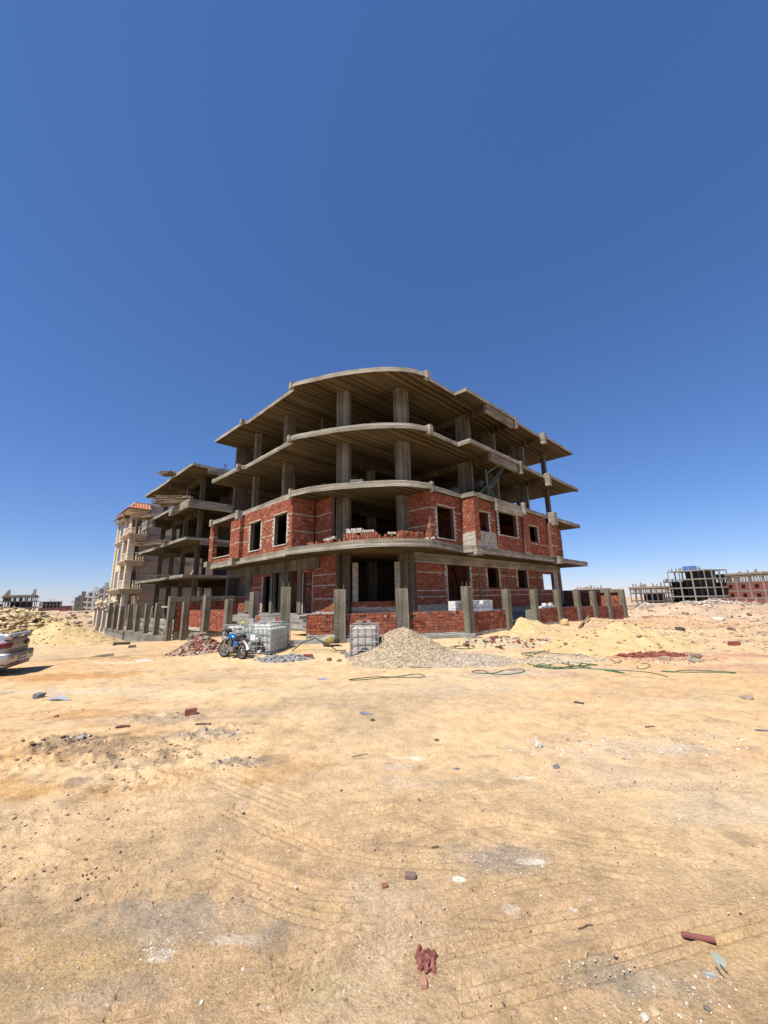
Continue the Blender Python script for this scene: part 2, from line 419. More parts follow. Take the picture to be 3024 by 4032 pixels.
#   px, py, rx, ry (m), colour, strength
SPOTS = [
    (150, 2668, 4.5, .8, (.50, .25, .08), .9), (260, 2960, 2.2, .7, (.50, .27, .09), .8), (150, 3110, 1.1, .35, (.50, .27, .08), .9), (420, 2810, 1.8, .5, (.5, .27, .1), .7),
    (640, 3060, 1.0, .4, (.50, .29, .12), .5), (1120, 3030, .9, .5, (.52, .31, .13), .7), (980, 2900, 1.5, .8, (.50, .32, .15), .4),
    (420, 2950, 1.6, .6, (.25, .205, .155), .7), (480, 3010, 1.0, .4, (.26, .22, .17), .6), (860, 2890, .8, .3, (.30, .27, .22), .8), (930, 3000, .45, .2, (.24, .21, .18), .9), (330, 3080, .5, .2, (.28, .24, .2), .7),
    (240, 2918, .6, .35, (.22, .18, .13), .8), (640, 2830, .8, .35, (.28, .22, .17), .7),
    (760, 3620, .8, .3, (.27, .235, .185), .8), (350, 3900, .6, .16, (.28, .24, .19), .7), (640, 3760, .1, .06, (.62, .57, .48), .6),
    (1640, 2983, .24, .14, (.72, .63, .5), .95), (1570, 2983, .2, .06, (.7, .6, .46), .8), (1560, 3015, .25, .12, (.6, .5, .38), .6), (1600, 3080, .5, .2, (.55, .44, .33), .5),
    (2100, 3390, .12, .045, (.78, .72, .6), 1), (1806, 3460, .085, .045, (.76, .70, .58), 1), (2010, 3575, .1, .06, (.6, .5, .38), .6), (1960, 3370, .5, .22, (.30, .26, .21), .8),
    (2255, 3575, .045, .035, (.7, .66, .6), .9), (2060, 3060, .25, .05, (.72, .65, .52), .8), (2510, 2940, 1.5, .4, (.58, .46, .33), .6), (2700, 2945, .5, .25, (.56, .50, .38), .7),
    (2900, 3190, 1.2, .35, (.58, .47, .33), .7), (2450, 3060, 1.8, .4, (.57, .45, .3), .5), (1500, 2715, 3, .5, (.64, .49, .29), .6), (1900, 2715, 3, .5, (.66, .52, .33), .7), (2000, 2690, 2, .5, (.60, .49, .33), .5),
    (350, 2720, 2.2, .35, (.62, .51, .37), .8), (700, 2725, 3, .4, (.62, .50, .32), .7), (60, 2730, 1.5, .3, (.52, .44, .34), .7),
    (2750, 2585, 3.4, .9, (.44, .22, .15), .8), (2950, 2630, 2.5, .8, (.48, .27, .19), .7), (2560, 2578, 1.8, .4, (.34, .14, .09), .9), (2640, 2530, 1.4, .3, (.3, .12, .08), .7),
    (1900, 2660, 2.0, .6, (.46, .40, .34), .7), (2150, 2640, 2.2, .5, (.46, .40, .32), .6), (2150, 2665, 1.8, .35, (.42, .28, .2), .5),
    (400, 2590, 3, .4, (.33, .22, .11), .9), (560, 2580, 2, .3, (.36, .25, .13), .7), (700, 2555, 2.4, .5, (.62, .43, .18), .8), (1120, 2590, 2.6, .6, (.66, .45, .17), .9), (2000, 2520, 2.5, .8, (.62, .45, .22), .8), (2250, 2500, 3, 1, (.62, .45, .2), .8),
    (2520, 3850, .45, .18, (.27, .24, .18), .8), (2900, 3720, .5, .2, (.50, .34, .15), .6), (900, 3700, .25, .1, (.52, .43, .33), .6), (1330, 3900, .25, .12, (.50, .39, .22), .6), (1230, 3560, .3, .1, (.5, .33, .16), .4),
    (2700, 3430, 1, .3, (.5, .36, .2), .4), (2450, 3330, .8, .3, (.52, .36, .19), .4), (150, 3820, .8, .25, (.50, .33, .14), .6), (1700, 2600, 2.4, 1.2, (.56, .46, .35), .6),
]
def build_ground():
    aa = np.concatenate([np.arange(-180, -60, 2.), np.arange(-60, 60, .125), np.arange(60, 180, 2.)])
    aa = np.radians(aa)
    rr = [.25]
    while rr[-1] < 5200: rr.append(rr[-1] * (1.035 if rr[-1] < 1.7 else 1.0038 if rr[-1] < 5 else 1.0072 if rr[-1] < 22 else 1.012 if rr[-1] < 90 else 1.06))
    rr = np.array(rr); na, nr = len(aa), len(rr)
    R, Aa = np.meshgrid(rr, aa, indexing='ij')
    x = (R * np.sin(Aa)).ravel(); y = (R * np.cos(Aa)).ravel(); r = R.ravel()
    z = land(x, y) + rough(x, y)
    sel = np.where((r < 13) & (y > 0))[0]
    xs, ys = x[sel], y[sel]; dz = np.zeros(len(sel))
    wob = .02 * fbm(xs * 1.7, ys * 1.7, 2, 77)
    for pts, n, sp in TRACKS:
        P = [at(*p)[:2] for p in pts]
        best = np.full(len(sel), 9.); endw = np.ones(len(sel))
        for si, (a, b) in enumerate(zip(P[:-1], P[1:])):
            ax, ay = a; dx, dy = b[0] - ax, b[1] - ay; L2 = dx * dx + dy * dy
            t = ((xs - ax) * dx + (ys - ay) * dy) / L2; tc = np.clip(t, 0, 1)
            d = np.hypot(xs - ax - tc * dx, ys - ay - tc * dy); sg = np.sign((xs - ax) * dy - (ys - ay) * dx)
            m = d < np.abs(best); ew = np.where(((si == 0) & (t < 0)) | ((si == len(P) - 2) & (t > 1)), 0., 1.); endw = np.where(m, ew, endw); best = np.where(m, d * np.where(sg == 0, 1, sg), best)
        w = n * sp / 2; bb = best + wob
        sp2 = sp * 1.2; w = n * sp2 / 2; fade = sst(.12, .4, vnoise(xs * 1.9, ys * 1.9, n * 7)) * endw
        g = (.5 + .5 * np.cos(2 * np.pi * bb / sp2)) ** 1.6 * sst(w * 1.05, w * .92, np.abs(bb)) * (.75 + .5 * vnoise(xs * 14, ys * 14, 5))
        dz -= g * .021 * fade - .006 * fade * np.exp(-((np.abs(bb) - w * 1.15) / .03) ** 2)
    z[sel] += dz
    verts = np.empty((na * nr + 1, 3), np.float32); verts[:-1, 0] = x; verts[:-1, 1] = y; verts[:-1, 2] = z; verts[-1] = (0, 0, z[:na].mean())
    i = np.arange(nr - 1)[:, None] * na; j = np.arange(na)[None, :]; j2 = (j + 1) % na
    quads = np.stack([i + j, i + na + j, i + na + j2, i + j2], -1).reshape(-1, 4)[:, ::-1]
    tris = np.stack([np.arange(na), (np.arange(na) + 1) % na, np.full(na, na * nr)], -1)
    me = bpy.data.meshes.new('ground'); nq = len(quads)
    me.vertices.add(len(verts)); me.vertices.foreach_set('co', verts.ravel())
    me.loops.add(nq * 4 + na * 3); me.loops.foreach_set('vertex_index', np.concatenate([quads.ravel(), tris.ravel()]).astype(np.int32))
    me.polygons.add(nq + na)
    me.polygons.foreach_set('loop_start', np.concatenate([np.arange(nq) * 4, nq * 4 + np.arange(na) * 3]).astype(np.int32))
    me.polygons.foreach_set('use_smooth', [True] * (nq + na))
    me.update(calc_edges=True); me.validate()
    # earth colours: real patches of sand, clay, lime and gravel
    X, Y = np.append(x, 0), np.append(y, 0); r = np.hypot(X, Y)
    n1 = fbm(X * .35, Y * .35, 8, 101); n2 = fbm(X * 1.9, Y * 1.9, 6, 131); n3 = fbm(X * .11, Y * .11, 3, 151); n4 = fbm(X * 7, Y * 7, 3, 171)
    def C(c): return np.array(c)[None, :]
    c = C((.43, .292, .162)) + np.zeros((len(X), 3))
    def blend(c, col, w): w = np.clip(w, 0, 1)[:, None]; return c * (1 - w) + C(col) * w
    c = blend(c, (.645, .448, .248), sst(2.8, 6.5, r))
    c = blend(c, (.53, .38, .255), sst(22, 40, r))
    c = blend(c, (.50, .325, .235), sst(.02, .22, n1 + n2 * .6) * sst(20, 30, r) * .7)
    c = blend(c, (.43, .31, .215), sst(36, 60, r) * (.4 + .6 * sst(0, -15, X)))
    c = blend(c, (.32, .245, .165), sst(.08, .3, n1) * .75 * (1 - .5 * sst(5, 10, r)))
    c = blend(c, (.54, .325, .14), sst(.0, .25, n3 + .4 * n2) * .5)
    c = blend(c, (.55, .33, .15), sst(.05, -.2, n1 + .5 * n2) * sst(0, -4, X) * sst(2.5, 5, r) * (1 - sst(9, 14, r)) * .75)
    c = blend(c, (.55, .43, .29), sst(.1, .32, -n1 + .3 * n2) * .6)
    c = blend(c, (.35, .22, .15), sst(.15, .3, n2 - .5 * n1) * .3)
    for (px, py, rx, ry, col, st) in SPOTS:
        P = at(px, py)
        q = np.sqrt(((X - P.x) / rx) ** 2 + ((Y - P.y) / ry) ** 2) + 1.5 * n2 + 1.3 * n4
        c = blend(c, col, (1 - (sst(.25, 1.15, q) if rx > .4 else sst(.55, .85, q))) * st * (.78 if rx > .4 else 1))
    n5 = fbm(X * 2.6 + .5 * n2, Y * 5.2, 3, 191)
    c = blend(c, (.30, .21, .13), sst(.12, .3, n5) * .5 * (1 - sst(16, 40, r)))
    n6 = fbm(X * .22 + 4, Y * .75, 8, 211)
    c = blend(c, (.40, .31, .215), sst(.08, .26, n6) * .5 * sst(4, 7, r) * (1 - sst(22, 34, r)))
    c = blend(c, (.70, .53, .33), sst(.1, .28, -n6) * .55 * sst(3, 6, r) * (1 - sst(22, 34, r)))
    n7 = fbm(X * 24, Y * 24, 3, 231)
    c *= (1 + .55 * n4 + .3 * n2 + .34 * n7 * (1 - sst(9, 20, r)))[:, None] * 1.09
    ca = me.color_attributes.new('Col', 'FLOAT_COLOR', 'POINT')
    arr = np.ones((len(X), 4), np.float32); arr[:, :3] = np.clip(c, .02, .85); ca.data.foreach_set('color', arr.ravel())
    def fn(N):
        a = N.noise((1, 1, 1), 34, 5, .65); b = N.noise((1, 1, 1), 130, 3); d = N.noise((1, 1, 1), 9, 4)
        k = N.mix(N.gray(a, .34, .66), N.mix(1., N.attr(), (.74, .72, .70), 'MULTIPLY'), N.attr())
        k = N.mix(N.gray(N.noise((1, 1, 1), 75, 4, .7), .36, .62), N.mix(1., k, (.82, .80, .78), 'MULTIPLY'), N.mix(1., k, (1.12, 1.12, 1.12), 'MULTIPLY'))
        k = N.mix(N.math('MULTIPLY', N.gray(b, .62, .7), .55), k, (.62, .54, .43))
        k = N.mix(N.math('MULTIPLY', N.gray(N.noise((1, 1, 1), 95, 2), .66, .72), .6), k, (.14, .1, .07))
        N.col(k); N.bump(N.math('ADD', N.math('ADD', d, a), N.math('MULTIPLY', b, .3)), .75, .03)
    me.materials.append(mat('earth', fn, .95, .1))
    ob = bpy.data.objects.new('ground', me); COL.objects.link(ob); ob['kind'] = 'structure'
build_ground()

# loose pebbles and clods lying all over the lot (nobody could count them)
mb = MB(); PEB = []
def peb(x, y, s, c): PEB.append((x, y, s, c))
def pcol():
    t = rnd.random()
    if t < .42: k = rnd.uniform(.5, .78); return (k, k * .88, k * .70)
    if t < .75: k = rnd.uniform(.7, 1.05); return (.40 * k, .29 * k, .18 * k)
    if t < .965: k = rnd.uniform(.6, 1.2); return (.25 * k, .19 * k, .14 * k)
    return (.32, .15, .10)
for i in range(15000):
    r = 1.9 * (8. / 1.9) ** (rnd.random() ** .8); a = math.radians(rnd.uniform(-48, 48)); x, y = r * math.sin(a), r * math.cos(a); k = rnd.uniform(.6, 1.15)
    peb(x, y, rnd.uniform(.0016, .0032) * (1 + .14 * r), (.60 * k, .50 * k, .37 * k) if rnd.random() < .5 else (.30 * k, .21 * k, .13 * k))
for i in range(7000):
    r = 1.9 * (12.5 / 1.9) ** rnd.random(); a = math.radians(rnd.uniform(-50, 50))
    peb(r * math.sin(a), r * math.cos(a), min(rnd.uniform(.0022, .005) * (1 if rnd.random() < .94 else 2.) * (1 + .16 * r), .026), pcol())
for (px, py, rx, ry, n, s0, s1, cs) in ((420, 2940, 1.5, .5, 260, .012, .05, 'd'), (240, 2918, .5, .3, 90, .015, .06, 'd'), (590, 2990, .7, .35, 120, .01, .045, 'd'), (860, 2890, .7, .3, 160, .01, .035, 'g'),
        (930, 3000, .4, .18, 120, .008, .035, 'g'), (650, 2820, .6, .25, 70, .01, .035, 'd'), (500, 3090, .4, .2, 60, .01, .035, 'd'), (1960, 3370, .6, .25, 300, .003, .009, 'w'), (2540, 3900, .5, .25, 260, .003, .011, 'w'), (1806, 3460, .12, .06, 90, .003, .007, 'w'), (2100, 3390, .16, .06, 120, .003, .007, 'w'), (1640, 2983, .3, .15, 70, .004, .012, 'w'),
        (2500, 2930, 1.9, .5, 300, .008, .03, 'w'), (1760, 3430, .7, .3, 260, .003, .009, 'w'), (620, 3740, .12, .08, 70, .004, .012, 'w'), (2480, 2600, 3, 1, 160, .015, .06, 'r'), (2100, 2600, 2.2, 1, 220, .015, .06, 'w'), (2900, 2500, 7, 4, 260, .03, .12, 'd'), (2700, 2450, 9, 5, 420, .03, .13, 'd'), (2850, 2520, 7, 4, 300, .02, .09, 'd'), (2700, 2400, 14, 8, 500, .05, .2, 'd'), (200, 2420, 16, 8, 400, .06, .25, 'd'), (1150, 2570, 2, .5, 70, .01, .04, 'w'), (2240, 2560, 3, .8, 120, .015, .06, 'p'),
        (150, 3250, 1, .5, 130, .006, .03, 'd'), (250, 3440, .9, .3, 110, .005, .022, 'd'), (560, 2590, 4, .8, 120, .012, .05, 'p'), (1400, 2640, 2.5, .4, 160, .008, .03, 'p')):
    P = on_ground(px, py)
    for i in range(int(n * (.7 if cs in 'dg' and py > 2700 else 1.7))):
        q = math.sqrt(rnd.random()); t = rnd.uniform(0, 6.29)
        k = rnd.uniform(.75, 1.2)
        c = {'d': (.30 * k, .215 * k, .135 * k), 'g': (.27 * k, .24 * k, .2 * k), 'w': (.66 * k, .60 * k, .5 * k), 'r': (.3 * k, .10 * k, .07 * k), 'p': (.52 * k, .42 * k, .28 * k)}[cs] if rnd.random() < .8 else pcol()
        peb(P.x + rx * q * math.cos(t), P.y + ry * q * math.sin(t), (s0 + (s1 - s0) * rnd.random() ** 2.2) * .8, c)
PZ = land([p[0] for p in PEB], [p[1] for p in PEB]) + rough(np.array([p[0] for p in PEB]), np.array([p[1] for p in PEB]))
for (x, y, s, c), z in zip(PEB, PZ): mb.rock((x, y, float(z) + s * .15), s * rnd.uniform(.7, 1.3), s * rnd.uniform(.6, 1.1), s * rnd.uniform(.4, .8), c, sub=0 if s < .006 else 1)
tag(mb.build('gravel', STONE), 'pebbles, clods and chips strewn over the bare lot', 'gravel', None, 'stuff')

# ------------------------------------------------------------------ the brick and concrete building on the corner plot
def rot_uv(): return math.radians(45)
B0 = (22., 20., .2)
bx, by = xy(B0[0], B0[1])
bld = thing('unfinished_building', 'four storey unfinished building with curved concrete slabs and red brick infill on the corner plot', 'building', (bx, by, B0[2]), rot_uv())
def bmb(): return MB(B0)
def arc(pts, n=5):
    """smooth curve through points (Catmull-Rom)"""
    P = [pts[0]] + list(pts) + [pts[-1]]; out = []
    for i in range(1, len(P) - 2):
        for k in range(n):
            t = k / n
            out.append(tuple(.5 * ((2 * P[i][q]) + (-P[i - 1][q] + P[i + 1][q]) * t + (2 * P[i - 1][q] - 5 * P[i][q] + 4 * P[i + 1][q] - P[i + 2][q]) * t * t + (-P[i - 1][q] + 3 * P[i][q] - 3 * P[i + 1][q] + P[i + 2][q]) * t ** 3) for q in (0, 1)))
    out.append(tuple(pts[-1])); return out
ARC_U = [(10.62, 18.05), (10.72, 17.6), (11.22, 16.55), (11.9, 15.2), (13.05, 13.55), (14.3, 12.4), (15.25, 12.0), (15.64, 11.9)]
UPPER = [(34.8, 29.), (10.55, 29.), (10.7, 24.4), (10.9, 24.2), (10.9, 18.2)] + arc(ARC_U) + [(15.7, 12.08), (18.42, 12.06), (18.47, 11.25), (24.6, 11.15), (24.64, 11.33), (28.75, 11.3), (28.8, 11.0), (34.8, 10.9)]
SLAB2 = [(35., 28.9), (10.72, 28.9), (10.72, 24.4), (10.95, 24.2), (10.9, 18.25)] + arc([(10.75, 17.95), (11.1, 16.45), (12.2, 14.55), (13.6, 12.8), (14.6, 12.2), (15.5, 11.88)]) + [(15.72, 12.0), (18.35, 12.0), (18.38, 11.22), (24.7, 11.2), (28.8, 11.3), (28.85, 11.2), (35., 11.15)]
SLAB1 = [(36., 28.8), (10.8, 28.8), (10.75, 18.2)] + arc([(10.47, 17.85), (10.6, 16.9), (10.95, 15.3), (11.45, 13.6), (12.15, 12.35), (13.1, 11.55), (14.3, 11.1), (15.6, 11.25), (17.6, 11.62)]) + [(17.75, 11.12), (28.9, 11.25), (29.6, 11.1), (36., 11.25)]
for poly, z0, z1 in ((UPPER, 14.13, 14.36), (UPPER, 10.79, 11.06), (SLAB2, 7.57, 7.84), (SLAB1, 4.34, 4.70)):
    m = bmb(); m.prism(poly, z0, z1, 0, 1, step=.45, jit=.016); m.build('floor_slab', [C_EDGE, SOFF], bld)
# raised kerb on the curved slab edges, set in a little: the two-step lip the formwork left
for pts, z in ((ARC_U, 14.36), (ARC_U, 11.06), ([(10.75, 17.95), (11.1, 16.45), (12.2, 14.55), (13.6, 12.8), (14.6, 12.2), (15.5, 11.88)], 7.84)):
    m = bmb(); a = arc(pts, 4)
    for p, q in zip(a[:-1], a[1:]):
        L = math.dist(p, q); D = ((q[0] - p[0]) / L, (q[1] - p[1]) / L); N = (-D[1], D[0])
        m.obox(p, D, N, 0, L, .05 + rnd.uniform(0, .02), .3, z - .01, z + .07 + rnd.uniform(-.012, .012))
    m.build('slab_kerb', C_EDGE, bld)
# starter blocks at the ends of the curve and at the corners
for (u, v, z0, z1, w) in ((10.68, 18.08, 14.1, 14.46, .26), (15.62, 11.98, 14.05, 14.52, .3), (10.68, 18.1, 10.76, 11.16, .26), (15.6, 11.97, 10.7, 11.22, .3), (10.82, 18.05, 7.5, 8.02, .2), (15.55, 11.95, 7.45, 8.0, .16),
                     (28.85, 11.02, 13.55, 14.42, .34), (28.9, 11.05, 10.15, 11.12, .36), (10.72, 28.75, 7.45, 7.95, .3), (10.78, 24.4, 7.3, 7.92, .36), (10.62, 24.5, 10.8, 11.14, .3), (10.62, 24.45, 14.1, 14.44, .26), (10.68, 28.85, 10.8, 11.12, .26),
                     (34.75, 10.98, 10.72, 11.1, .2), (24.62, 11.2, 10.2, 11.1, .26), (24.62, 11.2, 13.6, 14.4, .22), (28.95, 11.05, 7.05, 8.05, .5), (24.4, 11.15, 7.3, 8.12, .22), (29.2, 11.12, 4.25, 4.78, .55), (18.1, 11.2, 4.2, 4.74, .6), (10.72, 24.6, 4.28, 4.78, .5), (10.85, 29.0, 4.5, 4.85, .6)):
    m = bmb(); m.box(u - w / 2, u + w / 2, v - w / 2, v + w / 2, z0, z1, jit=.012); m.build('starter_block', C_EDGE, bld)
def beam(u0, u1, v0, v1, z0, z1): 
    m = bmb(); m.box(u0, u1, v0, v1, z0, z1, jit=.01); m.build('beam', C_EDGE if (v1 - v0 < .4 or u1 - u0 < .4) else SOFF, bld)
# drop beams of the right hand side
for zs in (14.13, 10.79):
    beam(20.85, 24.52, 11.27, 11.52, zs - .46, zs - .003)
    for u, dz in ((21.1, .44), (24.42, .44), (28.72, .36)):
        m = bmb(); m.box(u - .12, u + .12, 11.53, 13.0, zs - dz, zs - .004, jit=.008); m.build('beam', SOFF, bld)
        m = bmb(); m.box(u - .12, u + .12, 13.9, 22, zs - .4, zs - .004); m.build('beam', SOFF, bld)
for zs in (14.13, 10.79, 7.57):
    m = bmb(); m.box(13.2, 33.5, 28.3, 28.55, zs - .5, zs - .004); m.build('beam', SOFF, bld)
    m = bmb(); m.box(16, 33.5, 17.9, 18.15, zs - .35, zs - .004); m.build('beam', SOFF, bld)
beam(20.75, 24.1, 11.12, 11.4, 7.1, 7.8)
# beams over the ground floor walls
beam(15.1, 33.7, 12.78, 13.1, 3.82, 4.336)
m = bmb(); m.box(12.18, 12.5, 17.3, 28.7, 3.72, 4.336, jit=.01); m.build('beam', C_COLM, bld)

# columns
C_INN = plain('inner walls with painted shade', (.10, .075, .06), .95, 0, .3, 2, .1)  # dark tone stands in for the shade deep inside the floors
FL = [(1.3, 4.34), (4.70, 7.57), (7.84, 10.79), (11.06, 14.13)]
def column(u, v, du, dv, fl, ang=0.):
    z0, z1 = FL[fl]; m = bmb(); a = math.radians(ang); D = (math.cos(a), math.sin(a)); N = (-D[1], D[0])
    k = 5; hs = [z0 + (z1 - z0) * i / k for i in range(k + 1)]
    vs = []; fs = []
    for i, z in enumerate(hs):
        j = rnd.uniform(-.006, .006)
        for (p, q) in ((-.5, -.5), (.5, -.5), (.5, .5), (-.5, .5)):
            x, y = p * (du + j), q * (dv + j); vs.append((u + D[0] * x + N[0] * y, v + D[1] * x + N[1] * y, z - (.004 if i == k else -.001 if i == 0 else 0)))
    for i in range(k):
        for q in range(4): fs.append((i * 4 + q, i * 4 + (q + 1) % 4, i * 4 + 4 + (q + 1) % 4, i * 4 + 4 + q))
    fs += [(3, 2, 1, 0), (k * 4, k * 4 + 1, k * 4 + 2, k * 4 + 3)]
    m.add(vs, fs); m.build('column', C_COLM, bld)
A1 = math.degrees(math.atan2(-.853, .523)); A2 = math.degrees(math.atan2(-.33, .945))
for f in range(4):
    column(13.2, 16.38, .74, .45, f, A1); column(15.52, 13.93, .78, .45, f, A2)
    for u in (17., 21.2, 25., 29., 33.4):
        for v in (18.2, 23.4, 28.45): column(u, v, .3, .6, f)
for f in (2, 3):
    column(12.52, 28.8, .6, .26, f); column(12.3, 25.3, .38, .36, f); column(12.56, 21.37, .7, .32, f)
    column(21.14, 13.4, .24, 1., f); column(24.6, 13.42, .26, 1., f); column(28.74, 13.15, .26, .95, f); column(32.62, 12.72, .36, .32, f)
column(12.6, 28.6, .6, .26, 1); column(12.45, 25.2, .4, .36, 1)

# ---- first floor brickwork
W = 4.70; T = 7.57
DU, DV = (1, 0), (0, 1)
NL, NR = (-1, 0), (0, -1)
BANDS1 = (5.72, 6.62)
def wall(*a, **k):
    m = bmb(); brick_wall(m, *a, **k); m.build('brick_wall', BRICK, bld); return m
def trim(u0, u1, v0, v1, z0, z1, name='lintel', c=(.50, .43, .30)):
    m = bmb(); m.box(u0, u1, v0, v1, z0, z1, c, jit=.006); m.build(name, STONE, bld)
# left hand side, seen from left to right
wall((10.83, 28.62), DV, NL, .66, W, T, bands=BANDS1); wall((10.845, 28.62), DU, NR, .3, W, T, bands=BANDS1)
wall((10.9, 25.25), DV, NL, 3.34, W, 5.06); trim(10.84, 11.15, 25.26, 28.6, 5.063, 5.11, 'parapet_top', (.55, .52, .45))
wall((10.66, 23.85), DV, NL, 1.38, W, T - .28, bands=BANDS1); wall((10.68, 23.84), DU, NR, .42, W, T - .28, bands=BANDS1)
wall((10.92, 18.02), DV, NL, 5.8, W, T, openings=((3.52, 4.86, 5.05, 6.82), (.52, 1.84, 5.05, 6.82)), bands=BANDS1)
for a, b in ((21.54, 22.88), (18.54, 19.86)):
    trim(10.85, 11.1, a - .12, b + .12, 6.82, 6.89); trim(10.87, 11.1, a - .05, b + .05, 5.005, 5.052, 'window_sill', (.55, .5, .42))
wall((10.94, 18.0), DU, NR, 1.42, W, T, bands=BANDS1)
wall((12.44, 16.5), DV, NL, 1.49, W, T, bands=BANDS1)
# behind the corner balcony and the opening
wall((12.7, 25.4), DV, NL, 3.0, W, T)
# right hand side
wall((15.58, 12.22), DV, NL, 1.5, W, T, bands=BANDS1)
wall((15.6, 12.18), DU, NR, 2.9, W, T, openings=((.6, 2.08, 5.1, 6.87),), whites=((0, 3, 4.6, 4.88),), bands=BANDS1)
trim(16.1, 17.78, 12.1, 12.3, 6.87, 6.94); trim(16.15, 17.72, 12.12, 12.3, 5.055, 5.102, 'window_sill', (.55, .5, .42))
wall((18.44, 11.32), DV, NL, .85, W, T, whites=((0, 1, 4.6, 5.56),))
wall((18.45, 11.3), DU, NR, .5, W, T, whites=((.12, .6, 4.6, 5.1),))
wall((18.96, 11.42), DU, NR, 2.0, W, T, openings=((.02, 1.2, 5.66, 6.84),), whites=((0, 2, 4.6, 5.64),), bands=(6.4,))
trim(18.97, 20.3, 11.35, 11.5, 6.84, 6.9)
wall((20.97, 11.33), DU, NR, 3.2, W, 7.1, openings=((.26, 2.55, 5.65, 7.1),), bands=())
trim(21.1, 23.6, 11.28, 11.5, 5.6, 5.652, 'window_sill', (.55, .5, .42))
wall((24.18, 11.16), DU, NR, .8, W, T - .22, base_white=1); wall((24.2, 11.18), DV, NL, .25, W, T - .22)
wall((24.99, 11.38), DU, NR, 3.4, W, T, openings=((.36, 1.74, 5.58, 6.72),), bands=(5.4,))
trim(25.2, 26.9, 11.32, 11.5, 6.72, 6.79)
wall((28.4, 11.1), DU, NR, 1.1, W, T - .35, bands=(5.5, 6.5), base_white=1); wall((28.42, 11.12), DV, NL, .25, W, T - .35, base_white=1)
wall((29.5, 11.2), DV, (1, 0), 1.2, W, T)
wall((29.4, 12.35), DU, NR, 4.3, W, T, bands=BANDS1); wall((33.7, 12.35), DV, (1, 0), 16, W, T)
# back of every floor
for z0, z1 in FL: wall((12.8, 28.75), DU, (0, 1), 20.8, z0, z1 - .01, blen=.5, course=.25)
for z0, z1 in FL[2:]: wall((33.9, 17.), DV, (1, 0), 11.6, z0, z1 - .01, blen=.5, course=.25)
# partitions and stair core added to block light and keep the inside dark
for f, (z0, z1) in enumerate(FL):
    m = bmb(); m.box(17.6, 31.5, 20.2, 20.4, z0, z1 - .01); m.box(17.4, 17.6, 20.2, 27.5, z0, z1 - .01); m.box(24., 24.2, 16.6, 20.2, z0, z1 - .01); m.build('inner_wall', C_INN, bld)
    if f < 2: wall((20.5, 11.7 + 1.5 * (f == 0)), DV, NL, 5.4 - 1.5 * (f == 0), z0 + .01, z1 - .01, blen=.5, course=.25); wall((12.9, 21.0), DU, NR, 4.2, z0 + .01, z1 - .01, blen=.5, course=.25)
    if f < 2: wall((28.2, 13.2), DV, NL, 4., z0 + .01, z1 - .01, blen=.5, course=.25)

# ---- ground floor
m = bmb(); m.prism([(33.6, 28.6), (12.3, 28.6), (12.3, 16.9), (13.0, 16.2), (15.1, 13.9), (15.1, 12.95), (33.6, 12.95)], .0, 1.29, 0, 0, step=.6, jit=.01); m.build('plinth', C_RAW, bld)
G0 = 1.3
wall((15.08, 12.84), DU, NR, 18.2, G0, 3.82, openings=((2.66, 4.9, G0 + .35, 3.82), (6.93, 8.35, 2.5, 3.80), (11.0, 12.46, 2.5, 3.78), (15.22, 17.24, 2.42, 3.66)),
     whites=((0, 4.6, 1.2, 1.62), (17.3, 18.3, 1, 4)), bands=(2.02, 2.35, 3.25))
for u in (21.05, 24.55, 29.25): m = bmb(); m.box(u - .13, u + .13, 12.80, 13.1, G0, 3.815); m.build('mullion', C_COLM, bld)
column(33.5, 13.0, .5, .45, 0); column(15.3, 13.35, .5, .7, 0)
m = bmb(); m.tube([(19.1, 12.95, 1.6), (18.55, 13.0, 3.82)], .05, 6); m.build('timber_prop', WOODC, bld)
# the wide opening between the two front columns
ln = math.dist((13.42, 16.0), (15.15, 13.95)); Dc = ((15.15 - 13.42) / ln, (13.95 - 16.0) / ln); Nc = (Dc[1], -Dc[0])
if Nc[0] + Nc[1] > 0: Nc = (-Nc[0], -Nc[1])
wall((13.42, 16.), Dc, Nc, ln, G0, 1.9, whites=((0, 9, 1.2, 1.58),), base_white=3);
for a0 in (0.06, ln - .36):
    m = bmb(); z = 1.9; k = 0
    while z < 3.9:
        for q in (0, 1):
            w = .15
            m.obox((13.42, 16.), Dc, Nc, a0 + q * w + .004, a0 + q * w + w - .004, -.2, rnd.uniform(-.01, .012), z + .004, z + .06, wht(), jit=.003)
        z += .066; k += 1
    m.build('white_brick_jamb', BRICK, bld)
# left hand side of the ground floor
wall((12.3, 15.9), DV, NL, 2.0, G0, 4.33, bands=(2.0, 2.75, 3.3), base_white=2)
wall((12.28, 17.9), DV, NL, 1.05, G0, 3.72, openings=((.06, .95, G0, 3.6),), bands=())
m = bmb(); m.box(12.2, 12.5, 18.96, 19.36, G0, 3.715); m.build('column', C_COLM, bld)
m = bmb(); m.box(12.2, 12.5, 22.2, 22.5, G0, 3.715); m.build('column', C_COLM, bld)
m = bmb(); m.box(12.62, 13.2, 21.0, 22.19, G0, 4.33); m.build('column', C_COLM, bld)
wall((13.3, 19.2), DV, NL, 2.6, G0, 4.33, bands=(2.9,))
wall((12.28, 22.52), DV, NL, 2.55, G0, 3.72, openings=((.1, 1.0, G0, 3.58),), bands=(2.1, 2.85))
m = bmb(); m.box(12.18, 12.52, 25.09, 25.78, G0, 3.715); m.build('column', C_COLM, bld)
wall((12.28, 25.8), DV, NL, 2.9, G0, 2.3, base_white=0); trim(12.2, 12.5, 25.8, 28.6, 2.303, 2.34, 'window_sill', (.45, .42, .36))
m = bmb(); m.box(12.15, 12.6, 28.62, 29.0, .1, 4.33); m.build('column', C_COLM, bld)
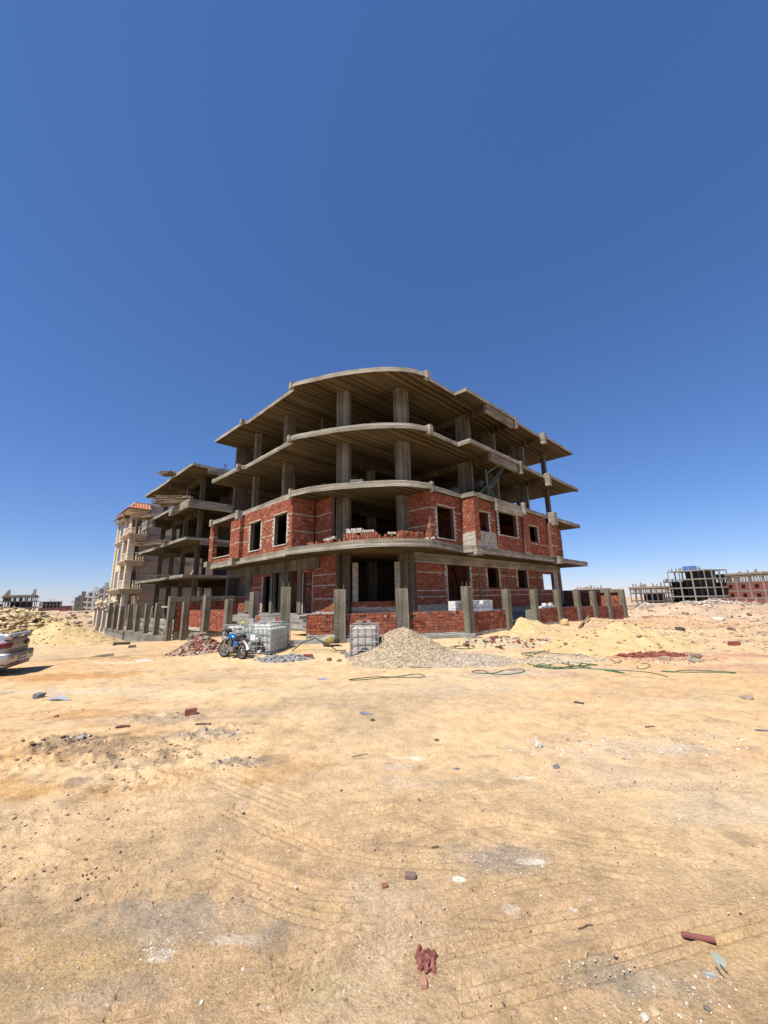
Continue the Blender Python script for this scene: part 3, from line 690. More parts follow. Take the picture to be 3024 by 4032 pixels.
m = bmb(); m.box(12.9, 13.3, 25.3, 28.6, G0, 4.33); m.build('inner_wall', C_COLM, bld)
# entrance steps between fence and door
m = bmb()
for k in range(7): m.box(10.4, 11.9, 14.3 + k * .32, 14.3 + (k + 1) * .32 + (.0 if k < 6 else .9), .32 + k * .14 - (.0 if k == 0 else .12), .46 + k * .14, jit=.008)
m.build('entrance_steps', C_RAW, bld)
m = bmb()
for k in range(5): m.box(9.0 + k * .0, 10.6, 24.6 - k * .33, 24.93 - k * .33, .2, .35 + k * .16, jit=.01)
m.box(10.2, 12.1, 20.5, 23.2, .9, 1.26, jit=.01)
m.build('side_steps', C_RAW, bld)
# reinforcement left standing on the roof
m = bmb()
for k in range(7): u = 11.7 + k * .14 + rnd.uniform(0, .1); v = 15.9 - k * .2; m.tube([(u, v, 14.3), (u + .02, v, 14.3 + rnd.uniform(.25, .45))], .011, 5)
for k in range(4): m.tube([(23.5 + k * 1.3, 11.7, 14.3), (23.5 + k * 1.3, 11.7, 14.5)], .02, 5)
m.build('rebar', RUST, bld)
for (u, v) in ((12.5, 21.4), (12.3, 25.3), (21.1, 13.2), (24.6, 13.2), (28.7, 13.), (12.5, 28.7)):
    m = bmb()
    for k in range(4): m.tube([(u + rnd.uniform(-.2, .2), v + rnd.uniform(-.2, .2), 14.34), (u + rnd.uniform(-.22, .22), v + rnd.uniform(-.22, .22), 14.34 + rnd.uniform(.3, .7))], .012, 5)
    m.build('rebar', RUST, bld)
for (u, v, z0, z1, d) in ((22.4, 13.6, 11.06, 14.12, .1), (26.6, 14.5, 11.06, 14.12, -.1), (22.8, 15.2, 7.84, 10.78, .15), (16.9, 15.3, 7.84, 10.78, .1), (14.2, 20.1, 11.06, 14.12, .1), (14.4, 23.4, 7.84, 10.78, -.1)):
    m = bmb(); m.tube([(u, v, z0), (u + d, v, z1)], .05, 6, (.2, .15, .1)); m.build('timber_prop', WOODC, bld)
m = bmb(); m.tube([(20.3, 11.35, 11.1), (22.6, 11.9, 11.45)], .035, 6, (.5, .45, .36)); m.build('board', STONE, bld)

# ---- things standing on its floors
def stack(name, label, cat, pts, levels, colf, bl=(.25, .12, .12), group=None):
    """bricks stacked dry along a line of (u, v) points; levels[i] = courses at that place"""
    m = MB(); n = 0
    x0, y0 = xy(*pts[0][:2]); z0 = pts[0][2]
    for (a, b, lv) in zip(pts[:-1], pts[1:], levels):
        A = Vector((*xy(*a[:2]), a[2])); Bv = Vector((*xy(*b[:2]), b[2])); L = (Bv - A).length; D = (Bv - A) / L; yaw = math.atan2(D.y, D.x)
        k = int(L / (bl[1] + .008))
        for i in range(k):
            for h in range(max(0, lv + rnd.choice((0, 0, 0, -1)) if lv > 1 else lv)):
                for dp in range(2):
                    c = A + D * (i + .5) * (L / k)
                    Mx = Matrix.Translation((c.x - x0, c.y - y0, c.z - z0 + (h + .5) * bl[2])) @ Matrix.Rotation(yaw + rnd.uniform(-.06, .06), 4, 'Z') @ Matrix.Translation((0, (dp - .0) * bl[0] + rnd.uniform(-.02, .02), 0))
                    m.tbox(Mx, bl[1] * .97, bl[0] * .97, bl[2] * .96, colf(), jit=.003)
    return single(name, m, BRICK, (x0, y0, z0), label, cat, group)
sl = 4.715
stack('brick_stack', 'low row of loose red bricks on the slab edge beside the left angled wall', 'bricks', [(11.35, 17.0, sl), (11.45, 16.2, sl), (11.6, 15.6, sl)], [2, 1], red, group='bricks stacked on the curved slab')
stack('brick_stack', 'long red brick heap stacked highest in the middle of the open first floor bay', 'bricks', [(11.75, 15.5, sl), (11.95, 14.8, sl), (12.35, 14.0, sl), (12.95, 13.2, sl), (13.6, 12.6, sl)], [2, 4, 4, 3], red, group='bricks stacked on the curved slab')
stack('brick_stack', 'tall short stack of dark red bricks in the right corner of the open bay', 'bricks', [(13.9, 12.75, sl), (14.55, 12.6, sl), (15.2, 12.45, sl)], [5, 5], red, group='bricks stacked on the curved slab')
stack('white_brick_stack', 'row of white bricks on top of the middle red brick heap', 'bricks', [(12.0, 14.65, sl + .5), (12.4, 13.95, sl + .5), (12.75, 13.45, sl + .5)], [2, 1], wht, (.22, .08, .11), group='white bricks on the curved slab')
stack('white_brick_stack', 'few white bricks lying on the red bricks right of the middle heap', 'bricks', [(13.2, 12.98, sl + .37), (13.5, 12.7, sl + .37)], [1], wht, (.25, .12, .1), group='white bricks on the curved slab')
for (u, v, lab) in ((11.55, 15.75, 'white brick lying at the left end of the red brick heap'), (14.35, 11.85, 'white rubble brick lying on the bare slab edge right of the heap')):
    m = MB()
    for i in range(4): m.tbox(Matrix.Translation((i * .17, -i * .2, .05)) @ Matrix.Rotation(rnd.uniform(0, 2), 4, 'Z'), .24, .12, .1, wht(), jit=.01)
    x, y = xy(u, v); single('white_brick', m, BRICK, (x, y, sl + .24 if u < 12 else sl), lab, 'bricks')
x, y = xy(13.3, 15.35); m = MB()
for h in range(5):
    for i in range(3): m.tbox(Matrix.Rotation(-.2 + h * .02, 4, 'Z') @ Matrix.Translation((i * .24 - .24, 0, h * .11 + .06)), .23, .4, .105, (.20 * rnd.uniform(.8, 1.1), .19, .17), jit=.006)
m.tbox(Matrix.Translation((.0, -.42, .12)) @ Matrix.Rotation(.3, 4, 'Z'), .3, .14, .2, (.7, .68, .62))
single('block_stack', m, STONE, (x, y, 7.85), 'grey blocks piled on the third floor beside the left front column', 'blocks')
# hoist on the third floor
x, y = xy(20.9, 11.75); h = thing('material_hoist', 'green steel tripod hoist with a slanting boom on the right hand slab edge', 'hoist', (x, y, 7.86), rot_uv())
m = MB(); m.tube([(0, 0, .75), (0, 0, 1.95)], [.085, .06], 10); m.build('mast', GREENM, h)
m = MB(); m.tube([(.1, 0, 1.75), (2.55, -.3, 3.25)], .05, 8); m.tube([(.25, .06, .8), (2.6, -.25, 3.3)], .05, 8); m.tube([(.4, -.08, .8), (2.6, -.35, 3.25)], .04, 8); m.tbox(Matrix.Translation((2.6, -.3, 3.3)) @ Matrix.Rotation(-.9, 4, 'Y'), .4, .16, .16); m.build('boom', GREENM, h)
m = MB(); m.lathe([(.0, .74), (.3, .74), (.3, .82), (.0, .82)], 14); m.build('turntable', GREENM, h)
for (a, b) in ((-1.2, .05), (1.15, .0), (.05, 1.1)):
    m = MB(); m.tube([(a * .2, b * .2, .78), (a, b, .03)], .045, 8); m.tbox(Matrix.Translation((a, b, .02)), .22, .22, .04); m.build('leg', GREENM, h)
m = MB()
for (a, b) in ((-.2, -.15), (-.08, -.15), (.18, -.15), (.1, .2), (-.15, .2)): m.tube([(a, b, .02), (a, b, .76)], .03, 6)
m.build('frame', GREENM, h)
m = MB(); m.lathe([(0, -.25), (.16, -.25), (.18, -.1), (.18, .2), (.1, .28), (0, .28)], 14, Matrix.Translation((-.6, .2, 1.0)) @ Matrix.Rotation(1.57, 4, 'X')); m.tbox(Matrix.Translation((-.5, .3, .78)), .5, .4, .14); m.tube([(-.6, .3, .0), (-.6, .3, .8)], .05, 6); m.build('winch', DARK, h)
x, y = xy(18.55, 12.6); m = MB(); m.lathe([(0, 0), (.3, .02), (.32, .3), (.22, .48), (0, .52)], 10, col=(.09, .08, .07)); single('cement_drum', m, STONE, (x, y, 7.86), 'dark squat drum on the third floor slab left of the hoist', 'drum')

# ------------------------------------------------------------------ concrete skeleton next door
K0 = (16., 43., -.6)
def root_uv(name, label, cat, o, group=None):
    x, y = xy(o[0], o[1]); return thing(name, label, cat, (x, y, o[2]), rot_uv(), group)
sk = root_uv('concrete_skeleton', 'bare concrete frame with plank piles on its edges, left of the brick building', 'building', K0)
def kmb(): return MB(K0)
SKP = [(24., 50.6), (10.95, 50.6), (10.95, 47.4), (11.05, 46.4), (11.05, 36.0), (11.1, 35.45), (24., 35.45)]
KZ = [(4.1, 4.33), (7.35, 7.6), (10.75, 10.98), (14.1, 14.36)]
for z0, z1 in KZ:
    m = kmb(); m.prism(SKP, z0, z1, 0, 1, step=.5, jit=.02); m.build('floor_slab', [C_EDGE, SOFF], sk)
m = kmb(); m.prism([(24., 50.4), (11.6, 50.4), (11.6, 36), (24, 36)], -1.2, .35, 0, 0); m.build('floor_slab', C_RAW, sk)
def kb(u0, u1, v0, v1, z0, z1, mt=None, nm='beam'): m = kmb(); m.box(u0, u1, v0, v1, z0, z1, jit=.012); m.build(nm, mt or C_EDGE, sk)
kb(12.5, 24, 35.42, 35.7, 13.72, 14.097); kb(11.04, 24, 35.42, 35.7, 10.28, 10.747); kb(12.4, 24, 35.5, 35.75, 7.0, 7.347); kb(11.03, 11.3, 35.72, 40.9, 10.3, 10.747)
kb(11.0, 11.28, 46.5, 50.6, 10.05, 10.747, C_RAW); kb(11.28, 13, 46.5, 46.75, 10.05, 10.747, SOFF)
for z in (14.1, 10.75, 7.35, 4.1):
    kb(12.95, 13.3, 38.8, 50.4, z - .52, z - .004, SOFF); kb(11.3, 24, 42.3, 42.55, z - .5, z - .004, SOFF); kb(13.3, 24, 46.2, 46.45, z - .45, z - .005, SOFF); kb(17.8, 18.1, 36, 50, z - .5, z - .006, SOFF)
KC = [(13.2, 38.5), (13.15, 42.4), (13.2, 46.2), (13.0, 49.6), (17.95, 38.2), (17.95, 42.4), (17.95, 46.2), (17.95, 49.8), (22.8, 38.2), (22.8, 42.4), (22.8, 46.2), (22.8, 49.8), (15.6, 36.4), (20.4, 36.4)]
for i, (zb, zt) in enumerate(((.34, 4.1), (4.33, 7.35), (7.6, 10.75), (10.98, 14.1))):
    for (u, v) in KC:
        w = (.42, .3) if (u < 13.5) else (.3, .6)
        kb(u - w[0] / 2, u + w[0] / 2, v - w[1] / 2, v + w[1] / 2, zb, zt - .006, C_COLM, 'column')
    m = kmb(); m.box(19.4, 22.4, 39.5, 39.75, zb, zt - .01); m.box(19.4, 19.65, 39.75, 43.5, zb, zt - .01); m.build('stair_core', C_COLM, sk)
    m = kmb(); m.box(17.3, 17.5, 36.2, 44.5, zb, zt - .01); m.box(17.5, 23.8, 44.3, 44.5, zb, zt - .01); m.build('added_back_wall', C_INN, sk)  # blackish walls added to darken the inside, shade put into their colour
    if i in (2, 3): m = kmb(); m.box(14.5, 23.8, 48.6, 48.8, zb, zt - .01); m.build('added_back_wall', C_COLM, sk)
m = kmb()
for k in range(9): m.tube([(12.3 + rnd.uniform(0, .5), 40.3 + rnd.uniform(0, .5), 14.3), (12.3 + rnd.uniform(0, .5), 40.3 + rnd.uniform(0, .5), 15.0 + rnd.uniform(0, .4))], .015, 5)
for k in range(6): m.tube([(14.5 + rnd.uniform(0, .5), 37.2 + rnd.uniform(0, .3), 14.3), (14.5 + rnd.uniform(0, .5), 37.2, 15.6)], .016, 5)
m.build('rebar', RUST, sk)
def wcol():
    k = rnd.uniform(.45, 1.15); return (.36 * k, .29 * k * rnd.uniform(.92, 1.05), .20 * k)
PILES = [(10.9, 40.6, 14.37, 1.7, 34, 'plank pile hanging over the roof edge of the concrete frame'), (10.9, 38.6, 10.99, 3.2, 96, 'large pale plank pile on the third floor edge of the concrete frame'),
         (10.75, 47.2, 10.99, 2.2, 46, 'dark plank pile on the third floor at the far left end of the concrete frame'), (10.8, 43.6, 7.61, 3.0, 46, 'wide thin plank pile on the second floor edge of the concrete frame'), (11.2, 40.4, 7.61, 1.6, 22, 'reddish timber heap on the second floor near the middle of the concrete frame'),
         (11.3, 39.2, 4.34, 2.2, 16, 'yellow timbers lying on the lowest slab of the concrete frame')]
for (u, v, z, L, n, lab) in PILES:
    m = MB()
    for i in range(n):
        a = rnd.gauss(0, .13); h = i // 6 * .045 + .025
        l = L * rnd.uniform(.5, 1.1)
        m.tbox(Matrix.Translation((rnd.uniform(-.35, .35) - .3, rnd.uniform(-.6, .6), h)) @ Matrix.Rotation(a, 4, 'Z') @ Matrix.Rotation(rnd.gauss(0, .03), 4, 'Y'), l, rnd.uniform(.08, .16), .035, wcol())
    x, y = xy(u, v); single('plank_pile', m, WOODC, (x, y, z), lab, 'planks', 'planks piled on the concrete frame')
x, y = xy(12.3, 37.7); m = MB(); m.tube([(0, 0, 0), (.25, 0, .1), (.42, 0, .5), (.35, 0, 1.0), (.1, 0, 1.35), (-.05, 0, 1.5)], [.07, .08, .07, .06, .05, .05], 8, (.5, .45, .36)); single('bent_pipe', m, STONE, (x, y, 4.34), 'pale bent pipe standing on the lowest slab of the concrete frame', 'pipe', smooth=True)

# ------------------------------------------------------------------ finished beige house behind it
H0 = (16., 60., -1.2)
hs = root_uv('beige_house', 'finished beige apartment house with balconies and terracotta tiled eaves behind the concrete frame', 'building', H0)
def hm(): return MB(H0)
PL_S = plain('pinkish plaster', (.60, .46, .345), .9, 0, .12, 1.2, .15, .15)
PL_C = plain('cream plaster', (.66, .53, .35), .85, 0, .12, 2., .2, .15)
PL_W = plain('pale stone render', (.66, .54, .385), .85, 0, .14, 2, .2, .2)
TILE = plain('terracotta tiles', (.62, .25, .14), .8, 0, .3, 9, .25, .3)
GLASS = plain('dark window glass', (.05, .05, .055), .12, 0, .1, 1, .5, 0)
BRWN = plain('brown joinery', (.16, .095, .055), .6, 0, .2, 8)
def hb(nm, mt, *bx, **k):
    m = hm()
    for b in bx: m.box(*b, **k)
    return m.build(nm, mt, hs)
hb('side_wall', PL_S, (12.05, 24, 54.5, 66, -1.5, 14.05)); hb('parapet', PL_S, (12.0, 24.05, 54.44, 54.7, 14.05, 14.3))
hb('groove', BRWN, *[(12.03, 24, 54.47, 54.498, z, z + .035) for z in (2.2, 3.85, 5.5, 7.1, 8.7, 10.3, 11.9)])
hb('front_wall', PL_C, (11.9, 12.04, 54.6, 66, -1.4, 13.2)); hb('loggia_wall', PL_C, (10.9, 12.04, 55.3, 55.45, -1, 13.2))
hb('bay', PL_C, (10.62, 11.88, 57.0, 60.2, -1.2, 12.7))
def quoin(u0, u1, v0, v1, z0, z1):
    m = hm(); z = z0
    while z < z1: m.box(u0, u1, v0, v1, z, min(z + .43, z1)); m.box(u0 + .03, u1 - .03, v0 + .03, v1 - .03, min(z + .43, z1), min(z + .47, z1 + .01)); z += .47
    m.build('rusticated_pier', PL_W, hs)
quoin(10.5, 11.15, 53.6, 54.3, -1.2, 9.6); quoin(10.5, 11.1, 56.4, 57.0, -1.2, 9.6); quoin(10.45, 11.1, 60.2, 60.85, -1.2, 12.2); quoin(10.6, 11.1, 53.7, 54.2, 10.35, 11.0)
def cornice(u0, u1, v0, v1, z, nm='balcony'):
    m = hm()
    for d, a, b in ((0, .0, .1), (.09, -.16, .0), (.2, -.32, -.16), (.32, -.46, -.32)): m.box(u0 + d, u1 - d * .3, v0 + d, v1, z + a, z + b)
    return m.build(nm, PL_C, hs)
cornice(9.95, 12.4, 53.2, 58.2, 3.6); cornice(10.2, 12.3, 53.25, 57.0, 6.9); cornice(10.2, 12.3, 53.25, 57., 10.05); cornice(10.2, 11.9, 57.0, 61.2, 3.6, 'cornice'); cornice(10.3, 11.9, 57.05, 61.1, 9.6, 'cornice')
for z in (3.72, 7.02, 10.17):
    m = hm(); m.box(10.55, 10.75, 54.32, 56.38, z + .82, z + .95); m.box(10.56, 10.74, 54.32, 56.38, z - .02, z + .12)
    for k in range(6): v = 54.5 + k * .34; m.box(10.6, 10.7, v, v + .16, z + .1, z + .83)
    m.build('balustrade', PL_W, hs); m = hm(); m.box(11.3, 12.2, 53.4, 53.55, z + .82, z + .93)
    for k in range(4): m.lathe([(.05, z), (.09, z + .25), (.05, z + .55), (.07, z + .82)], 8, Matrix.Translation((11.4 + k * .24, 53.48, 0)))
    m.build('balustrade', PL_W, hs)
for z in (.6, 4.1, 7.4, 10.6):
    w = hb('window', BRWN, (11.78 + .0, 11.9, 54.85, 55.25, z - .4, z + 1.7)); 
    w = hb('window', PL_W, (10.56, 10.63, 57.7, 57.82, z - .3, z + 1.8), (10.56, 10.63, 59.2, 59.32, z - .3, z + 1.8), (10.55, 10.63, 57.6, 59.4, z + 1.8, z + 1.95), (10.5, 10.63, 57.55, 59.45, z - .42, z - .3))
    g = hm(); g.box(10.58, 10.625, 57.82, 59.2, z - .3, z + 1.8); g.build('pane', GLASS, w)
    d = hb('balcony_door', BRWN, (10.95, 11.2, 55.25, 55.31, z - .35, z + 1.7), (11.45, 11.9, 55.25, 55.31, z - .35, z + 1.7))
def hip(nm, u0, u1, v0, v1, z0, z1, run):
    """tiled lean-to eave on the -u and -v sides, with corrugated tile rows"""
    m = hm(); rows = 4
    for r in range(rows):
        t0, t1 = r / rows, (r + 1) / rows + .06
        for side in (0, 1):
            L0 = (v1 - v0) if side == 0 else (u1 - u0)
            n = int(L0 / .28)
            for k in range(n):
                s0, s1 = k / n * L0, (k + 1) / n * L0
                if s0 < t0 * run - .1: continue
                pts = []
                for t, dz in ((t0, .05), (t1, .0)):
                    for s in (s0 + .02, (s0 + s1) / 2, s1 - .02):
                        bump = .06 if s not in (s0 + .02, s1 - .02) else 0
                        zz = z0 + (z1 - z0) * t + bump + dz
                        o = t * run
                        pts.append((u0 + o, v0 + s, zz) if side == 0 else (u0 + s, v0 + o, zz))
                f = [(0, 3, 4, 1), (1, 4, 5, 2)]
                m.add(pts, f if side == 0 else [q[::-1] for q in f])
    m.build(nm, TILE, hs)
    m = hm(); vs = [(u0, v0, z0), (u1, v0, z0), (u0 + run, v0 + run, z1 - .02), (u1, v0 + run, z1 - .02), (u0, v1, z0), (u0 + run, v1, z1 - .02)]
    m.add(vs, [(0, 1, 3, 2), (0, 2, 5, 4), (0, 4, 1)][:2]); m.build('roof_deck', BRWN, hs)
hb('eave', PL_C, (10.35, 12.2, 54.0, 60.9, 12.9, 13.28), (10.2, 12.3, 53.75, 61, 13.1, 13.29)); hip('tiled_roof', 10.0, 12.5, 53.5, 61.2, 13.28, 14.0, .75)
hb('roof_wall', PL_S, (10.8, 12.05, 54.3, 61, 13.28, 14.25))
hb('eave', PL_C, (10.3, 10.9, 57.0, 61.6, 12.3, 12.62)); hip('tiled_roof', 9.85, 11.2, 56.6, 62., 12.62, 13.0, .5)
hb('penthouse_wall', PL_S, (10.9, 12.0, 55.6, 60.5, 10.1, 12.9)); hb('flue', PL_W, (12.06, 12.2, 54.2, 54.35, 13.6, 14.2))

# ------------------------------------------------------------------ boundary posts and low brick walls round the corner plot
def post(u, v, z0, z1, w, d, label, ang=0., group='concrete fence posts round the corner plot', bars=4, bh=.22):
    x, y = xy(u, v); t = thing('fence_post', label, 'post', (x, y, z0 - .25), rot_uv() + math.radians(ang), group)
    m = MB(); h = z1 - z0 + .25; k = 6; vs = []; fs = []
    lx, ly = rnd.uniform(-.02, .02), rnd.uniform(-.02, .02)
    for i in range(k + 1):
        zz = h * i / k; j = rnd.uniform(-.007, .007)
        for (p, q) in ((-.5, -.5), (.5, -.5), (.5, .5), (-.5, .5)): vs.append((p * (w + j) + lx * i / k, q * (d + j) + ly * i / k, zz + (rnd.uniform(-.02, .02) if i == k else 0)))
    for i in range(k):
        for q in range(4): fs.append((i * 4 + q, i * 4 + (q + 1) % 4, i * 4 + 4 + (q + 1) % 4, i * 4 + 4 + q))
    fs += [(3, 2, 1, 0), (k * 4, k * 4 + 1, k * 4 + 2, k * 4 + 3)]
    m.add(vs, fs); m.build('shaft', C_POST, t, bevel=.012)
    if bars:
        for i in range(bars):
            m = MB(); px, py = (-.33 if i % 2 else .33) * w, (-.3 if i // 2 else .3) * d
            m.tube([(px, py, h - .05), (px + rnd.uniform(-.02, .02), py + rnd.uniform(-.02, .02), h + bh * rnd.uniform(.4, 1.2))], .009, 5); m.build('rebar', RUST, t)
    return t
ca = math.degrees(math.atan2(CH1[1] - CH0[1], CH1[0] - CH0[0]))
gp = [(14.86, 9.78, 2.48, .4, .36, 'concrete post right of the gravel heap, where the low wall turns along the right side', 0),
      (18.25, 9.72, 2.37, .36, .32, 'concrete post left of the sandy gap in the right hand fence, beside stacked white blocks', 0), (21.42, 9.72, 2.34, .36, .32, 'concrete post right of the sandy gap in the right hand fence', 0), (24.66, 9.72, 2.34, .38, .32, 'concrete post with a boulder at its foot, second right of the gap', 0),
      (28.0, 9.72, 2.25, .42, .32, 'concrete post third right of the gap in front of dark panels', 0), (31.2, 9.72, 2.22, .5, .32, 'concrete post fourth right of the gap near the far brick wall', 0), (34.75, 9.72, 2.28, .5, .32, 'concrete post next to last at the right end of the fence', 0), (38.85, 9.75, 2.34, .55, .4, 'thick concrete corner post ending the fence on the right', 0),
      (10.12, 12.8, 2.44, .46, .36, 'thick concrete post in front of the left front column, left of the square tank', ca), (12.3, 11.32, 2.44, .48, .36, 'thick concrete post rising behind the gravel heap in front of the right front column', ca),
      (8.35, 14.05, 2.58, .36, .36, 'concrete post right of the rendered panel, beside the entrance steps', -25), (8.35, 16.75, 2.44, .3, .36, 'concrete post left of the rendered panel behind the motorbike', 0), (8.35, 19.4, 2.15, .3, .36, 'short concrete post behind the white tanks, right of a brick stub wall', 0),
      (8.35, 22.3, 2.40, .3, .36, 'concrete post between the two short brick stub walls', 0), (8.35, 25.6, 2.07, .3, .3, 'short concrete post left of the left brick stub wall', 0)]
for (u, v, zt, w, d, lab, a) in gp:
    x, y = xy(u, v); post(u, v, float(land(x, y)), zt, w, d, lab, a)
def fwall(label, P, Q, z0, z1, base_white=3, whites=(), th=.24, holes=(), rag=.12, cat='wall', name='low_brick_wall', group='low red brick walls between the fence posts', bands=()):
    L = math.dist(P, Q); D = ((Q[0] - P[0]) / L, (Q[1] - P[1]) / L); N = (D[1], -D[0])
    o = (P[0], P[1], z0); m = MB(o); brick_wall(m, P, D, N, L, z0, z1, openings=holes, whites=whites, base_white=base_white, th=th, rag=rag, jamb=False, bands=bands)
    x, y = xy(P[0], P[1]); return single(name, m, BRICK, (x, y, z0), label, cat, group, rot_uv())
CD = ((CH1[0] - CH0[0]), (CH1[1] - CH0[1])); cl = math.hypot(*CD); CD = (CD[0] / cl, CD[1] / cl); CN = (CD[1], -CD[0])
fwall('low red brick wall between entrance steps and the thick post left of the square tank', (9.05, 13.6), (9.93, 12.98), .5, 1.47, holes=((.78, .86, 1.3, 1.4, 0),))
fwall('low red brick wall behind the square white tank', (10.32, 12.68), (12.1, 11.5), .45, 1.47, holes=((.08, .17, 1.25, 1.35, 0), (1.75, 1.83, 1.25, 1.35, 0)))
fwall('low red brick wall behind the gravel heap, running to the right hand corner', (12.5, 11.2), (14.7, 9.85), .4, 1.46, holes=((.12, .2, 1.2, 1.32, 0), (2.2, 2.3, 1.3, 1.42, 0)))
fwall('low red brick wall with white blocks on top, left of the sandy gap', (15.08, 9.72), (18.05, 9.72), .33, 1.37, holes=((.1, .2, 1.1, 1.2, 0),))
for i, (a, b, zt, lab) in enumerate(((21.62, 24.45, 1.28, 'low red brick wall first right of the sandy gap, small white block pile on it'), (24.87, 27.78, 1.23, 'low red brick wall behind the boulder, second right of the gap'), (28.22, 30.94, 1.16, 'low red brick wall third right of the gap'), (31.46, 34.48, 1.08, 'low red brick wall fourth right of the gap'), (35.02, 38.55, 1.04, 'low red brick wall ending at the far right corner post'))):
    fwall(lab, (a, 9.72), (b, 9.72), .3 - .09 * i, zt, base_white=3 if i == 0 else 0)
fwall('short red brick stub wall left of the post behind the white tanks', (8.45, 21.95), (8.45, 19.85), .55, 1.62, base_white=0)
fwall('squat red brick stub wall on white bricks near the rubble pile', (8.45, 25.1), (8.45, 23.2), .45, 1.58, base_white=3); 
fwall('short brick return behind the squat stub wall', (8.72, 23.2), (9.9, 23.2), .45, 1.5, base_white=3, rag=.4)
x, y = xy(8.45, 15.4); m = MB(); m.box(-.12, .12, -1.1, 1.1, -.6, .58, jit=.01); m2 = m
pn = thing('rendered_wall', 'low wall with grey render in the middle and bare brick ends behind the motorbike', 'wall', (x, y, .85), rot_uv())
m.build('rendered_panel', C_RAW, pn)
for s in (-1.0, .68):
    m = MB(); brick_wall(m, (-.14, s + .32), (0, -1), (-1, 0), .32, -.4, .55, th=.05, openings=((.1, .2, .25, .4, 0),), jamb=False); m.build('brick_end', BRICK, pn)
# footing under the cut corner
m = MB((8.3, 14.0, 0)); m.obox(CH0, CD, CN, -.25, cl + .2, -.3, .09, -.2, .5, jit=.015)
x, y = xy(8.3, 14.0); single('wall_footing', m, C_RAW, (x, y, 0), 'long grey concrete footing under the cut corner of the fence', 'footing', rz=rot_uv())
# tall boundary wall closing the plot on the right
rw = root_uv('boundary_wall', 'tall brick wall with concrete frame running back from the fence end on the right', 'wall', (39.2, 17, 0))
m = MB((39.2, 17, 0)); brick_wall(m, (39.15, 26.5), (0, -1), (-1, 0), 16.6, -.1, 2.1, base_white=4, openings=((1.0, 3.4, .5, 2.1, 0), (3.9, 6.4, .5, 2.1, 0)), jamb=False); m.build('brickwork', BRICK, rw)
m = MB((39.2, 17, 0)); m.box(39.0, 39.35, 9.9, 26.5, 2.1, 2.38, jit=.012); m.build('coping_beam', C_POST, rw)
for v in (12.2, 15.4, 18.6, 22.8, 25.3): m = MB((39.2, 17, 0)); m.box(39.02, 39.3, v - .17, v + .17, -.2, 2.09); m.build('pier', C_POST, rw)
m = MB((39.2, 17, 0)); m.box(39.2, 39.25, 20.1, 22.5, .5, 2.09); m.box(39.2, 39.25, 23.2, 25.5, .5, 2.09); m.build('dark_panel', BLACK, rw)
# dividing wall towards the neighbour
dv = root_uv('dividing_wall', 'shaded brick wall with concrete frame between the brick building and its left neighbour', 'wall', (10.6, 27.2, 0))
D0 = (10.6, 27.2, 0)
m = MB(D0); brick_wall(m, (8.3, 27.1), (1, 0), (0, -1), 4.4, .25, 2.08); m.build('brickwork', BRICK, dv)
m = MB(D0); m.box(7.9, 12.9, 26.98, 27.32, 2.083, 2.4, jit=.012); m.box(8.3, 12.8, 27.0, 27.3, -.6, .247); m.build('frame_beam', C_POST, dv)
m = MB(D0); m.box(9.75, 10.2, 26.99, 27.3, .25, 2.08); m.build('pier', C_POST, dv)
m = MB(D0)
for k in range(5): m.tube([(9.8 + k * .12, 27.15, 2.38), (9.8 + k * .12 + rnd.uniform(-.05, .05), 27.15, 2.7 + rnd.uniform(0, .25))], .016, 5)
m.build('rebar', RUST, dv)

# neighbour's fence: plinth, posts, timber
NU = 8.0
post(NU, 27.2, -.5, 2.42, .3, .34, 'tall concrete corner post at the near end of the neighbour plinth', group='neighbour fence posts', bars=0)
for (v, zt, lab) in ((29.9, 2.03, 'neighbour fence post nearest the tall corner post'), (32.35, 1.99, 'neighbour fence post second from the tall corner post'), (34.85, 1.9, 'neighbour fence post third from the tall corner post'), (37.3, 1.97, 'neighbour fence post at the broken end of the plinth'), (40.2, 1.83, 'neighbour fence post standing just beyond the plinth gap'), (42.4, 1.83, 'neighbour fence post before the wide grey one'), (44.9, 2.1, 'wide neighbour fence post next to the beige gate')):
    post(NU, v, -.12, zt, .3, .36 if v < 44 else .5, lab, group='neighbour fence posts', bars=2, bh=.3)
x, y = xy(NU, 32); m = MB((NU, 32, 0)); m.box(NU - .2, NU + .2, 27.4, 37.4, -1.3, -.06, jit=.01); m.box(NU - .1, NU + .3, 38.4, 46, -1.4, -.2, jit=.01); single('fence_plinth', m, C_RAW, (x, y, 0), 'pale concrete plinth carrying the neighbour fence posts', 'plinth', rz=rot_uv())
x, y = xy(9.2, 38); m = MB((9.2, 38, 0)); brick_wall(m, (14.3, 46), (0, -1), (-1, 0), 17.5, -.4, 1.9); single('yard_wall', m, BRICK, (x, y, 0), 'dark brick wall in the shade under the concrete frame', 'wall', rz=rot_uv())
tl = [(8.4, 39.6), (8.45, 39.25), (8.35, 38.9), (8.5, 38.6), (8.4, 38.25), (8.5, 40.0), (8.6, 37.95), (8.5, 41.2)]
for i, (u, v) in enumerate(tl):
    x, y = xy(u, v); m = MB(); L = rnd.uniform(2.6, 3.4); m.tbox(Matrix.Rotation(rnd.uniform(-.09, .09), 4, 'X') @ Matrix.Rotation(rnd.uniform(-.1, .1), 4, 'Y') @ Matrix.Translation((0, 0, L / 2)), .1, .2, L, (.40, .31, .20), jit=.01)
    single('timber_board', m, WOODC, (x, y, -.6), 'upright timber board leaning among the neighbour fence posts', 'board', 'upright timber boards behind the neighbour fence', rz=rot_uv())
